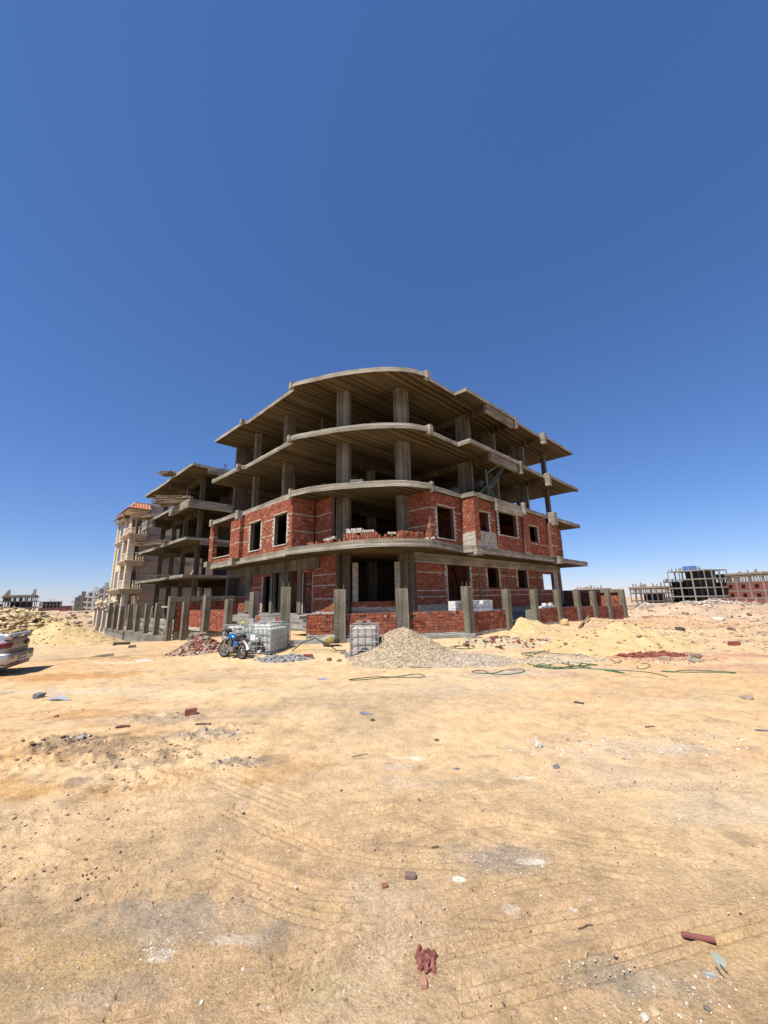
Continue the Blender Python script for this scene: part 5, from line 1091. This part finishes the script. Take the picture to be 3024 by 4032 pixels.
plinth_top('rough concrete ledge behind the low wall carrying white blocks', 14.8, 18.2, 10.05, 10.7, 1.36); plinth_top('rough concrete ledge behind the low wall right of the gap', 22.0, 26.0, 10.05, 10.6, 1.2)
blocks('white block pile left of the post, half hidden by it', 14.95, 10.35, 1.365, 3, 2, 3, missing=.0); blocks('largest white block pile right of the post above the low wall', 16.75, 10.35, 1.365, 6, 2, 3, missing=.06); blocks('low pile of white blocks on the wall right of the sandy gap', 24.4, 10.35, 1.205, 7, 2, 2, missing=.3)

# ------------------------------------------------------------------ caged water tanks
PLAS = plain('milky tank plastic', (.50, .50, .43), .38, 0, .16, 2.2, .45, .05)
PLASO = plain('old dusty tank plastic', (.44, .40, .345), .55, 0, .3, 3.5, .35, .1)
SHEET = plain('zinc plate', (.36, .38, .38), .45, .4, .2, 5)
PAPER = plain('white paper', (.72, .72, .70), .7, 0, .1, 8)
def tank(label, P, yaw, W=1.0, L=1.2, H=1.0, mt=PLAS, plate=True, legs=.13, nvw=5, nvl=7, old=False):
    """W along local x, L along local y, front face at y = 0; P = ground point under the near right corner (x = W)"""
    t = thing('water_tank', label, 'tank', P, yaw, 'white plastic water tanks in steel cages')
    m = MB(); n = 40; lev = 27
    def ring(k, z):
        pts = []
        for i in range(n):
            a = 2 * math.pi * (i + .5) / n; c, s = math.cos(a), math.sin(a); e = .26
            pts.append((W / 2 + (W / 2 - .05) * k * math.copysign(abs(c) ** e, c), L / 2 + (L / 2 - .05) * k * math.copysign(abs(s) ** e, s), z))
        return pts
    vs = []
    for i in range(lev):
        f = i / (lev - 1); z = legs + .03 + f * (H - .07); k = 1.
        if f < .06: k = .90 + .1 * math.sin(f / .06 * 1.57)
        if f > .92: k = .80 + .2 * math.cos((f - .92) / .08 * 1.4)
        k *= 1 - .018 * abs(math.sin(f * math.pi * 4)) ** 6
        vs += ring(k, z)
    fs = [(i * n + j, i * n + (j + 1) % n, (i + 1) * n + (j + 1) % n, (i + 1) * n + j) for i in range(lev - 1) for j in range(n)] + [tuple(range(n))[::-1], tuple((lev - 1) * n + j for j in range(n))]
    m.add(vs, fs); m.build('tank_body', mt, t, smooth=True)
    m = MB(); m.lathe([(0, H + legs - .05), (.12, H + legs - .05), (.12, H + legs + .0), (.1, H + legs + .02), (0, H + legs + .02)], 16, Matrix.Translation((W / 2, L / 2, 0))); m.build('lid', DARK, t)
    m = MB()
    for k in range(5):
        z = legs + .02 + k * (H - .0) / 4
        m.tube([(0, 0, z), (W, 0, z), (W, L, z), (0, L, z)], .013, 6, closed=True)
    for i in range(nvw + 1):
        x = W * i / nvw
        for y in (0, L): m.tube([(x, y, legs), (x, y, legs + H + .02)], .012, 6)
    for i in range(1, nvl):
        y = L * i / nvl
        for x in (0, W): m.tube([(x, y, legs), (x, y, legs + H + .02)], .012, 6)
    m.build('cage', STEEL, t)
    m = MB(); m.box(0, W, 0, L, legs - .05, legs + .01)
    if legs > .06:
        for x in (0.02, W / 2 - .06, W - .14):
            for y in (.02, L / 2 - .06, L - .14): m.box(x, x + .12, y, y + .12, 0, legs - .05)
        m.box(0.01, W - .01, .03, .12, 0, .03)
    m.build('pallet', DARK if not old else STEEL, t)
    if plate:
        m = MB(); m.box(.05, W * .5, -.02, -.016, legs + H * .42, legs + H * .74); pl = m.build('plate', SHEET, t)
        m = MB(); m.box(.12, W * .33, -.024, -.0205, legs + H * .49, legs + H * .71); m.build('paper_label', PAPER, pl); m = MB(); m.box(W * .35, W * .46, -.024, -.0205, legs + H * .53, legs + H * .6); m.build('sticker', PAPER, pl)
    m = MB(); m.lathe([(0, -.03), (.2, -.03), (.21, .02), (0, .02)], 18, Matrix.Translation((W * .52, .035, legs + .16)) @ Matrix.Rotation(1.5708, 4, 'X')); ms = m.build('valve_recess', BLACK, t)
    m = MB(); m.lathe([(0, 0), (.045, 0), (.045, .1), (0, .1)], 12, Matrix.Translation((W * .54, .03, legs + .07)) @ Matrix.Rotation(1.5708, 4, 'X')); m.build('valve_cap', PAPER, t)
    return t
def place_tank(label, px, py, yaw, W, **k):
    P = on_ground(px, py); c, s = math.cos(yaw), math.sin(yaw); k0 = k.pop('dz', 0)
    return tank(label, (P.x - W * c, P.y - W * s, gz(P.x, P.y) - .03 + k0), yaw, W, **k)
place_tank('white caged tank with a paper label, right of the motorbike', 1064, 2581, math.radians(-20), .98, L=1.22, H=.9, legs=.08)
place_tank('white caged tank standing behind the motorbike', 984, 2570, math.radians(-14), 1.2, L=1.0, H=.86, legs=.12)
x, y = -4.95, 14.75; tank('white caged tank at the back, mostly hidden by the two others', (x - .4, y, gz(x, y) - .04), math.radians(-14), 1.2, 1.0, .92, PLAS, False)
place_tank('grey dusty caged tank with its front dented, left of the gravel heap', 1490, 2598, math.radians(-1), .95, L=1.0, H=1.08, mt=PLASO, plate=False, legs=.05, nvw=4, old=True)
P = on_ground(1430, 2590)
for (dx, lab) in ((-.4, 'grey block on top of the dusty tank, left one'), (-.08, 'grey block on top of the dusty tank, right one')):
    m = MB(); m.tbox(Matrix.Translation((0, 0, .05)), .22 if dx < -.2 else .12, .16, .09, (.32, .30, .28), jit=.008); single('grey_block', m, STONE, (on_ground(1490, 2598).x + dx - .25, on_ground(1490, 2598).y + .35, gz(-.8, 14) + 1.12), lab, 'block', 'grey blocks on the dusty tank')
P0 = on_ground(984, 2570); m = MB(); m.rock((0, 0, .05), .17, .1, .08, (.55, .48, .03), sub=2); single('yellow_bag', m, STONE, (P0.x - .45, P0.y + .55, gz(P0.x, P0.y) + .97), 'bright yellow bag on top of the tank behind the motorbike', 'bag', smooth=True)
m = MB(); m.tbox(Matrix.Translation((0, 0, .1)), .24, .2, .2, (.45, .42, .36), jit=.01); single('grey_block', m, STONE, (P0.x - .22, P0.y + .6, gz(P0.x, P0.y) + .97), 'pale block beside the yellow bag on the tank', 'block')

# ------------------------------------------------------------------ motorbike
BLUE = plain('metallic blue paint', (.015, .13, .36), .22, .3, .25, 4, .6, 0)
SEAT = plain('black seat cover', (.018, .017, .017), .5, 0, .3, 8)
CHR = plain('dusty chrome', (.48, .46, .42), .3, .85, .25, 12, .5, 0)
WHP = plain('white panel', (.62, .61, .58), .4, 0, .15, 6)
REDL = plain('red lens', (.17, .014, .012), .2, 0, .2, 10, .6, 0)
A, Bq = on_ground(888, 2587), on_ground(948, 2596)
mid = A.lerp(Bq, .5); fw = Vector((-.80, .60, 0)).normalized(); yaw = math.atan2(fw.y, fw.x)
bk = thing('motorbike', 'dusty motorbike with a blue fuel tank parked in front of the white tanks', 'motorbike', (mid.x, mid.y, gz(mid.x, mid.y) - .01), yaw); WB = 1.16; bk.scale = (.94,) * 3
def wheel(x, r, steer=0.):
    w = thing('wheel', None, None); w.parent = bk; w.location = (x, 0, r); w.rotation_euler = (0, 0, steer)
    RX = Matrix.Rotation(1.5708, 4, 'X')
    m = MB(); pr = [(r - .075, -.035), (r - .05, -.05), (r - .015, -.045), (r, -.02), (r, .02), (r - .015, .045), (r - .05, .05), (r - .075, .035)]
    n = 36; vs = [RX @ Vector((p[0] * math.cos(2 * math.pi * q / n), p[0] * math.sin(2 * math.pi * q / n), p[1])) for p in pr for q in range(n)]
    k = len(pr); m.add(vs, [(i * n + q, i * n + (q + 1) % n, ((i + 1) % k) * n + (q + 1) % n, ((i + 1) % k) * n + q) for i in range(k) for q in range(n)]); m.build('tyre', BLACK, w, smooth=True)
    m = MB(); pr = [(r - .10, -.03), (r - .072, -.036), (r - .072, .036), (r - .10, .03)]; vs = [RX @ Vector((p[0] * math.cos(2 * math.pi * q / n), p[0] * math.sin(2 * math.pi * q / n), p[1])) for p in pr for q in range(n)]
    k = 4; m.add(vs, [(i * n + q, i * n + (q + 1) % n, ((i + 1) % k) * n + (q + 1) % n, ((i + 1) % k) * n + q) for i in range(k) for q in range(n)])
    for q in range(5):
        a = q * 2 * math.pi / 5; m.tube([(0, 0, 0), ((r - .095) * math.cos(a), 0, (r - .095) * math.sin(a))], [.03, .018], 6)
    m.lathe([(0, -.05), (.06, -.05), (.06, .05), (0, .05)], 12, RX); m.build('rim', CHR, w)
wheel(WB / 2, .285, .3); wheel(-WB / 2, .285)
def bp(nm, mt, fn, smooth=False, bevel=0.):
    m = MB(); fn(m); o = m.build(nm, mt, bk, smooth, bevel)
    return o
F = WB / 2
bp('fork', CHR, lambda m: [m.tube([(F, s, .285), (F - .13, s, .62), (F - .22, s, .86)], [.028, .024, .02], 8) for s in (-.085, .085)])
bp('frame', DARK, lambda m: [m.tube(p, .02, 7) for p in ([(F - .2, 0, .80), (.1, 0, .62), (-.35, 0, .60), (-.62, 0, .66)], [(F - .2, 0, .74), (.22, 0, .3), (-.2, 0, .24), (-.3, 0, .58)], [(-F, -.11, .285), (-.15, -.09, .32)], [(-F, .11, .285), (-.15, .09, .32)], [(-F, .13, .30), (-.42, .12, .62)], [(-F, -.13, .30), (-.42, -.12, .62)])])
bp('engine', plain('dusty aluminium', (.30, .28, .25), .5, .6, .35, 14), lambda m: [m.box(-.15, .2, -.12, .12, .25, .42), m.box(.05, .22, -.09, .09, .42, .62), *[m.box(.02, .25, -.11, .11, .44 + i * .035, .452 + i * .035) for i in range(5)], m.lathe([(0, -.15), (.1, -.15), (.11, .15), (0, .15)], 14, Matrix.Translation((-.08, 0, .33)) @ Matrix.Rotation(1.5708, 4, 'X'))], bevel=.008)
bp('exhaust', CHR, lambda m: m.tube([(.22, -.1, .46), (.3, -.13, .3), (.1, -.15, .22), (-.3, -.17, .26), (-.75, -.19, .36)], [.02, .02, .025, .04, .05], 9), smooth=True)
def ft(m):
    n = 14; st = [(-.16, .03, .67, .05), (-.1, .09, .71, .08), (.0, .13, .74, .11), (.12, .145, .76, .12), (.24, .13, .76, .11), (.33, .09, .75, .08), (.37, .04, .74, .05)]
    vs = [(x, w * math.cos(2 * math.pi * q / n), zc + h * math.sin(2 * math.pi * q / n) * (1 if math.sin(2 * math.pi * q / n) > 0 else .7)) for (x, w, zc, h) in st for q in range(n)]
    m.add(vs, [(i * n + q, (i + 1) * n + q, (i + 1) * n + (q + 1) % n, i * n + (q + 1) % n) for i in range(len(st) - 1) for q in range(n)] + [tuple(range(n)), tuple((len(st) - 1) * n + q for q in range(n))[::-1]])
bp('fuel_tank', BLUE, ft, smooth=True)
bp('seat', SEAT, lambda m: m.tube([(-.1, 0, .72), (-.25, 0, .72), (-.5, 0, .75), (-.7, 0, .79)], [.07, .11, .12, .08], 10), smooth=True)
bp('side_panel', BLUE, lambda m: [m.box(-.42, -.15, s * .11 - .012, s * .11 + .012, .46, .64) for s in (-1, 1)], bevel=.01)
bp('mudguard', DARK, lambda m: [m.tube([(F + .27 * math.cos(a), 0, .285 + .33 * math.sin(a)) for a in [.2 + i * .3 for i in range(7)]], .05, 6)], smooth=True)
bp('mudguard', WHP, lambda m: [m.tube([(-F + .33 * math.cos(a), 0, .285 + .36 * math.sin(a)) for a in [1.0 + i * .28 for i in range(8)]], .055, 6)], smooth=True)
bp('handlebar', DARK, lambda m: [m.tube([(F - .42, -.36, 1.0), (F - .3, -.26, 1.02), (F - .24, -.06, .92), (F - .24, .06, .92), (F - .3, .26, 1.02), (F - .42, .36, 1.0)], .016, 7), m.tube([(F - .44, -.4, .995), (F - .36, -.27, 1.01)], .023, 7), m.tube([(F - .44, .4, .995), (F - .36, .27, 1.01)], .023, 7)])
bp('headlight', DARK, lambda m: m.lathe([(0, -.1), (.05, -.09), (.09, -.02), (.1, .04), (.085, .06), (0, .07)], 14, Matrix.Translation((F - .1, 0, .84)) @ Matrix.Rotation(1.5708, 4, 'Y')), smooth=True)
bp('dashboard', SEAT, lambda m: m.rock((F - .18, 0, .99), .09, .14, .08, sub=2))
bp('mirror', CHR, lambda m: [m.tube([(F - .32, s * .25, 1.02), (F - .3, s * .3, 1.16)], .007, 5) or m.rock((F - .3, s * .32, 1.18), .02, .06, .04, sub=2) for s in (-1, 1)])
bp('luggage_rack', CHR, lambda m: [m.tube([(-.55, s * .1, .72), (-.85, s * .1, .74)], .011, 6) for s in (-1, 1)] + [m.tube([(-.62 - i * .1, -.1, .735), (-.62 - i * .1, .1, .735)], .009, 6) for i in range(3)])
bp('tail_light', REDL, lambda m: m.tbox(Matrix.Translation((-.84, 0, .66)), .06, .14, .08), bevel=.012)
bp('leg_shield', CHR, lambda m: m.tube([(.2, -.2, .3), (.34, -.24, .45), (.3, -.22, .66), (.3, .22, .66), (.34, .24, .45), (.2, .2, .3)], .012, 6))
bp('kick_stand', DARK, lambda m: m.tube([(-.1, .1, .25), (-.14, .27, .02)], .013, 6))

# ------------------------------------------------------------------ parked car (tail end in view)
SILV = plain('silver car paint', (.40, .385, .355), .3, .55, .06, 2, .5, 0)
CGL = plain('car window glass', (.07, .09, .10), .08, 0, .05, 1, .6, 0)
CLR = plain('clear lamp lens', (.5, .4, .33), .15, 0, .2, 8, .6, 0)
CX, CY = -14.1, 12.0
car = thing('parked_car', 'silver saloon car with boot spoiler parked at the left edge', 'car', (CX, CY, gz(-13, 12.4)), math.radians(204)); car.scale = (1.1,) * 3
def loft(nm, st, prof, mt, lv=2, cap=True):
    m = MB(); n = None; vs = []
    for s in st:
        r = prof(*s); n = len(r); vs += r
    fs = [(i * n + q, i * n + (q + 1) % n, (i + 1) * n + (q + 1) % n, (i + 1) * n + q) for i in range(len(st) - 1) for q in range(n)]
    fs += [tuple(range(n))[::-1], tuple((len(st) - 1) * n + q for q in range(n))]
    m.add(vs, fs); o = m.build(nm, mt, car, True); sb = o.modifiers.new('sub', 'SUBSURF'); sb.levels = sb.render_levels = lv; return o
def cp(x, zt, w, zb=.27):
    h = [(-w * .9, zb), (-w * .985, zb + .12), (-w, zb + .3), (-w * .985, zt - .16), (-w * .9, zt - .02), (-w * .55, zt + .02), (0, zt + .03)]
    h = h + [(-a, b) for a, b in h[-2::-1]]
    return [(x, a, b) for a, b in h]
loft('body', [(-2.2, .93, .74), (-2.19, .95, .78), (-2.1, .985, .82), (-1.7, 1.0, .84), (-1.1, .97, .85), (0, .95, .85), (1.0, .93, .85), (1.6, .87, .83), (2.05, .78, .77), (2.22, .66, .68), (2.25, .62, .6)], cp, SILV)
def gp_(x, z, w):
    return [(x, -w, .93), (x, -w * .98, .96), (x, -w * .86, z - .08), (x, -w * .74, z), (x, 0, z + .02), (x, w * .74, z), (x, w * .86, z - .08), (x, w * .98, .96), (x, w, .93)]
loft('windows', [(-1.62, .97, .7), (-1.5, 1.02, .73), (-.95, 1.36, .75), (-.6, 1.415, .75), (.1, 1.43, .75), (.4, 1.38, .75), (1.05, 1.0, .74), (1.15, .96, .72)], gp_, CGL)
m = MB(); m.tbox(Matrix.Translation((-.28, 0, 1.435)), 1.05, 1.12, .05); m.build('roof', SILV, car, True, .03)
for s in (-1, 1):
    m = MB(); m.tube([(-1.55, s * .68, .98), (-1.0, s * .61, 1.35), (-.6, s * .57, 1.42), (.1, s * .57, 1.43), (.45, s * .6, 1.37), (1.1, s * .68, .98)], [.07, .06, .045, .045, .04, .04], 8); m.build('pillar', SILV, car, True)
m = MB(); m.box(-2.33, -2.05, -.83, .83, .30, .60); m.box(-2.28, -2.05, -.80, .80, .22, .33); m.build('bumper', SILV, car, True, .06)
m = MB(); m.box(-2.26, -2.1, -.78, .78, .2, .26); m.build('bumper_lip', BLACK, car)
m = MB(); m.box(-2.27, -2.05, -.7, .7, 1.065, 1.10); m.box(-2.24, -2.08, -.7, -.56, .95, 1.07); m.box(-2.24, -2.08, .56, .7, .95, 1.07); m.box(-2.2, -2.1, -.1, .1, .98, 1.07); m.build('spoiler', SILV, car, True, .015)
for s in (-1, 1):
    m = MB(); vs = []
    for (x, y) in ((-2.235, .40), (-2.24, .6), (-2.2, .75), (-2.05, .835), (-1.86, .855)):
        t = (y - .4) / .46
        for z in (.72 + .025 * (1 - t), .79, .85 + .015 * t): vs.append((x - (.012 if z == .79 else 0), s * (y + (.012 if z == .79 else 0)), z))
    f = [(i * 3 + k, (i + 1) * 3 + k, (i + 1) * 3 + k + 1, i * 3 + k + 1) for i in range(4) for k in range(2)]
    m.add(vs, f if s < 0 else [q[::-1] for q in f]); tlm = m.build('tail_light', REDL, car, True); so = tlm.modifiers.new('s', 'SOLIDIFY'); so.thickness = .04
    m = MB(); m.tbox(Matrix.Translation((-2.256, s * .49, .785)), .012, .14, .085); m.build('reversing_lens', CLR, tlm, bevel=.004)
    m = MB(); m.tbox(Matrix.Translation((-2.335, s * .62, .47)), .015, .14, .045); m.build('reflector', REDL, car, bevel=.005)
m = MB(); m.tbox(Matrix.Translation((-2.333, 0, .43)), .012, .52, .24); m.build('plate_recess', plain('plate frame', (.3, .29, .27), .5), car)
m = MB(); m.tbox(Matrix.Translation((-2.342, 0, .395)), .006, .36, .12); lp = m.build('number_plate', PAPER, car)
m = MB(); m.tbox(Matrix.Translation((-2.342, 0, .49)), .006, .36, .06); m.build('plate_band', plain('plate band', (.14, .17, .21), .5), lp)
m = MB()
for y, w in ((-.13, .03), (-.09, .02), (-.045, .03), (.05, .025), (.09, .035), (.135, .02)): m.tbox(Matrix.Translation((-2.346, y, .395)) @ Matrix.Rotation(rnd.uniform(-.4, .4), 4, 'X'), .002, w, .05)
m.build('plate_characters', DARK, lp)
m = MB(); m.lathe([(0, 0), (.03, 0), (.03, .012), (0, .014)], 12, Matrix.Translation((-2.225, 0, .80)) @ Matrix.Rotation(-1.5708, 4, 'Y')); m.build('boot_lock', CHR, car)
m = MB(); m.box(-2.232, -2.2, -.62, .62, .655, .663); m.build('boot_gap', BLACK, car)
for (x, s) in ((-1.35, -1), (-1.35, 1), (1.3, -1), (1.3, 1)):
    w = thing('wheel', None, None); w.parent = car; w.location = (x, s * .74, .31); RX = Matrix.Rotation(1.5708, 4, 'X')
    m = MB(); m.lathe([(.19, -.1), (.29, -.1), (.31, -.07), (.31, .07), (.29, .1), (.19, .1)], 28, RX); m.build('tyre', BLACK, w, True)
    m = MB(); m.lathe([(0, -.08), (.19, -.105), (.2, 0), (.19, .105), (0, .08)], 20, RX); m.build('rim', CHR, w)

# ------------------------------------------------------------------ buildings in the distance
C_FAR = plain('far grey concrete', (.27, .25, .215), .95, 0, .2, .3, .1, 0)
C_DRK = plain('far dark concrete', (.15, .135, .12), .95, 0, .2, .3, .1, 0)
R_FAR = plain('far red brick', (.27, .10, .072), .95, 0, .2, .4, .1, 0)
W_FAR = plain('far timber formwork', (.33, .26, .18), .95, 0, .3, .8, .1, 0)
CRM = plain('far pale render', (.56, .53, .48), .95, 0, .15, .3, .1, 0)
WFAR = plain('far window', (.12, .11, .105), .6, 0, .2, 1)
VOID = plain('dark opening', (.02, .018, .016), .9, 0, .1, 1, .1, 0)
def pol(az, D): a = math.radians(az); return D * math.sin(a), D * math.cos(a)
def far(name, label, az, D, R, LL, RL, z0, floors, group=None, cols=(4, 4), roofposts=0, mt=None, cat='building', tankc=None, ph=1.3, slab_over=.0, seed=1):
    """corner at azimuth az; right face runs towards azimuth R, left face 90 degrees left of it. floors = [(kind, height)]"""
    rr = random.Random(seed); x, y = pol(az, D); t = thing(name, label, cat, (x, y, z0), math.radians(90 - R), group); mt = mt or C_FAR
    fr, wl, wo, vo = MB(), MB(), MB(), MB(); z = 0.; nx, ny = cols
    for kind, h in floors:
        fr.box(-slab_over, RL + slab_over, -slab_over, LL + slab_over, z + h - .45, z + h)
        for i in range(nx + 1):
            for j in range(ny + 1):
                if kind != 'open' and 0 < i < nx and 0 < j < ny: continue
                px, py = RL * i / nx, LL * j / ny
                fr.box(px - .25 if i else 0, px + .25 if i < nx else RL, py - .25 if j else 0, py + .25 if j < ny else LL, z, z + h - .45)
        if kind == 'brick':
            wl.box(.08, RL - .08, .08, .3, z, z + h - .45); wl.box(.08, .3, .3, LL - .08, z, z + h - .45); wl.box(RL - .3, RL - .08, .3, LL - .08, z, z + h - .45)
            for j in range(ny):
                if rr.random() < .8:
                    c = LL * (j + .5) / ny; w = min(1.5, LL / ny * .35); vo.box(.02, .09, c - w / 2, c + w / 2, z + .9, z + 2.2)
        elif kind == 'form':
            for k in range(int(LL / .55)): wo.box(-.1, .02, k * .55, k * .55 + .14, z, z + h + rr.uniform(-.2, .1))
            for k in range(int(RL / .6)): wo.box(k * .6, k * .6 + .14, -.1, .02, z, z + h)
            for k in range(int(LL / 1.1)): wo.box(1.2, 1.4, k * 1.1, k * 1.1 + .16, z, z + h)
            wo.box(-.16, .0, -.2, LL, z + h * .72, z + h * .8); wo.box(-.25, RL + .1, -.25, LL + .2, z + h, z + h + .75)
        elif kind == 'open':
            a, b = rr.uniform(.0, .25), rr.uniform(.6, .95); wl.box(RL * .5, RL * .52, LL * a, LL * b, z, z + h - .45); wl.box(RL * .2, RL * .5, LL * .6, LL * .62, z, z + h - .45); wl.box(RL * .5, RL * .95, LL * .3, LL * .32, z, z + h - .45)  # inner walls added so the open floors turn dark inside
        elif kind == 'parapet':
            pass
        z += h
    fr.build('frame', mt, t)
    if wl.v: wl.build('infill_wall', R_FAR if any(f[0] == 'brick' for f in floors) else C_DRK, t)
    if wo.v: wo.build('formwork', W_FAR, t)
    if vo.v: vo.build('window', VOID, t)
    if roofposts:
        for k in range(roofposts):
            m = MB(); px, py = rr.choice((rr.uniform(0, RL), .1)), rr.uniform(0, LL); w = rr.uniform(.2, .45); m.box(px, px + w, py, py + w, z, z + ph * rr.uniform(.5, 1.2)); m.build('roof_post', W_FAR if any(f[0] == 'form' for f in floors) else mt, t)
    if tankc: m = MB(); m.box(1, 4, LL * .34, LL * .34 + 3.6, z, z + 1.7); m.build('roof_tank', tankc, t)
    return t
BLT = plain('blue tank', (.08, .22, .48), .5)
def zb(az, D): x, y = pol(az, D); return float(land(x, y)) - .8
Z = 2.1 - .03 * 200
far('frame_building', 'grey concrete frame of four floors with a blue tank on its roof, far right', 39.3, 195, 72, 14.5, 13, -6.6, [('open', 3.35)] * 5, cols=(3, 3), roofposts=14, tankc=BLT, ph=1.2)
far('frame_building', 'narrow dark frame wing left of the grey building with the blue tank', 36.6, 205, 72, 5.5, 10, -6.8, [('open', 3.2)] * 4, cols=(2, 2), roofposts=5, mt=C_DRK)
far('frame_building', 'low dark frame with pale formwork and rods on top, far right behind the ridge', 34.6, 200, 76, 13.5, 9, -8.0, [('open', 3.2), ('open', 3.2), ('open', 3.2), ('form', 1.9)], cols=(3, 5), roofposts=16, mt=C_DRK, ph=2.2)
far('brick_building', 'small far red brick block between the two frames on the right', 36.2, 250, 76, 16, 9, -8.0, [('brick', 3.2), ('brick', 3.2)], cols=(2, 4))
far('brick_building', 'far red brick block with timber formwork floor on top at the right edge', 50.0, 180, 86, 46, 12, -4.8, [('brick', 3.3), ('brick', 3.3), ('brick', 3.3), ('form', 2.5)], cols=(3, 9), roofposts=26, ph=1.6)
far('formwork_building', 'far timber formwork with rods seen over the end of the right hand fence', 28.3, 190, 70, 12, 8, -2.6, [('brick', 3.0), ('form', 2.8)], cols=(2, 4), roofposts=16, ph=1.8)
# long red wall in front of them
a, b = pol(39.4, 152), pol(48, 140); L = math.dist(a, b); yw = math.atan2(b[1] - a[1], b[0] - a[0]); t = thing('boundary_wall', 'long far red wall divided by grey piers below the brick block at the right edge', 'wall', (*a, -3.6), yw)
m = MB(); m.box(0, L, -.1, .1, 1.0, 3.3); m.build('brickwork', R_FAR, t); m = MB(); m.box(-.2, L, -.2, .2, -1, 1.0); m.box(-.2, L, -.18, .18, 3.3, 3.55); m.build('coping', C_FAR, t); m = MB()
for k in range(12): m.box(k * L / 11 - .2, k * L / 11 + .2, -.17, .17, 1.0, 3.3)
m.build('pier', C_FAR, t)
# left
far('frame_building', 'dark concrete frame bristling with timber posts, far left', -44.3, 250, 58, 8, 10.5, -2.2, [('open', 3.2), ('open', 2.8), ('form', 2.0)], cols=(5, 2), roofposts=16, mt=C_DRK, ph=3.0, slab_over=.7)
far('frame_building', 'low far dark frame with a small roof box left of the apartment blocks', -41.4, 300, 55, 8, 9.5, -3.2, [('brick', 3.2), ('open', 2.0), ('open', 1.6)], cols=(6, 2), roofposts=3, mt=C_DRK)
far('brick_building', 'low far red block at the left edge beside the dark frame', -46.2, 240, 58, 6, 7, -2.5, [('brick', 2.6), ('brick', 2.6)], cols=(2, 2))
far('brick_building', 'low dark red shed left of the apartment blocks', -39.6, 240, 55, 5, 4.5, -2.6, [('brick', 3.8)], cols=(2, 2), mt=C_DRK)
def block(label, az, D, R, LL, RL, z0, h, nf, mt, nb, seed):
    rr = random.Random(seed); x, y = pol(az, D); t = thing('apartment_block', label, 'building', (x, y, z0), math.radians(90 - R), 'far apartment blocks on the left')
    m = MB(); m.box(0, RL, 0, LL, 0, h); m.box(1, RL - 1, 1, LL - 1, h, h + .8); m.box(RL * .4, RL * .7, LL * .3, LL * .6, h + .8, h + 2.6); m.build('wall', mt, t)
    fh = h / nf; w = MB(); bal = MB()
    for f in range(nf):
        for j in range(nb):
            c = LL * (j + .5) / nb; w.box(-.06, .04, c - .6, c + .6, f * fh + .9, f * fh + 2.3)
            if (j + f) % 2 == 0: bal.box(-1.1, 0, c - 1.2, c + 1.2, f * fh + .1, f * fh + .95)
        for j in range(2): c = RL * (j + .5) / 2; w.box(c - .6, c + .6, -.06, .04, f * fh + .9, f * fh + 2.3)
    w.build('window', WFAR, t); bal.build('balcony', CRM, t)
block('far dark apartment block with a white roof edge, leftmost of the group', -38.4, 230, 58, 6, 5, -2.6, 7.6, 3, plain('dark render', (.20, .165, .14), .9), 2, 1)
block('far pale apartment block with white balconies in the middle of the group', -37.3, 225, 58, 8, 4.5, -2.6, 9.6, 4, CRM, 3, 2)
block('far grey apartment block with roof rooms, rising behind the beige gate urns', -36.3, 215, 58, 8, 4.5, -2.6, 11.2, 4, plain('grey render', (.42, .37, .33), .9), 3, 3)
block('far beige apartment block directly behind the beige gate pillars', -35.3, 205, 58, 8, 6, -2.6, 10.6, 4, plain('beige render', (.47, .38, .29), .9), 3, 4)

# ------------------------------------------------------------------ light
w = bpy.data.worlds.new('World'); scene.world = w; w.use_nodes = True
nt = w.node_tree; bg = nt.nodes['Background']; sky = nt.nodes.new('ShaderNodeTexSky'); sky.sky_type = 'NISHITA'; sky.sun_disc = False
sd = Vector((-.632, -.785, 1.66)).normalized()
el = math.asin(sd.z); az = math.atan2(sd.x, sd.y)
sky.sun_elevation = el; sky.sun_rotation = az; sky.altitude = 200; sky.air_density = 1.0; sky.dust_density = 0; sky.ozone_density = 10
gm = nt.nodes.new('ShaderNodeGamma'); hsv = nt.nodes.new('ShaderNodeHueSaturation'); tint = nt.nodes.new('ShaderNodeMix'); tint.data_type = 'RGBA'; tint.blend_type = 'MULTIPLY'
gm.inputs[1].default_value = .8; hsv.inputs['Saturation'].default_value = 1.12; tint.inputs[0].default_value = 1; tint.inputs[7].default_value = (1.04, 1.0, 1.2, 1)
nt.links.new(sky.outputs[0], gm.inputs[0]); nt.links.new(gm.outputs[0], hsv.inputs['Color']); nt.links.new(hsv.outputs[0], tint.inputs[6]); nt.links.new(tint.outputs[2], bg.inputs[0]); bg.inputs[1].default_value = .112
sl_ = bpy.data.lights.new('sun', 'SUN'); so_ = bpy.data.objects.new('sun', sl_); COL.objects.link(so_); sl_.energy = 5; sl_.angle = math.radians(.53); sl_.color = (1, .955, .88)
so_.rotation_euler = sd.to_track_quat('Z', 'Y').to_euler(); so_.location = (0, 0, 60)
scene.view_settings.view_transform = 'Standard'; scene.view_settings.look = 'None'; scene.view_settings.exposure = .5; scene.view_settings.gamma = 1
scene.cycles.max_bounces = 6; scene.cycles.diffuse_bounces = 1
bpy.context.view_layer.update()
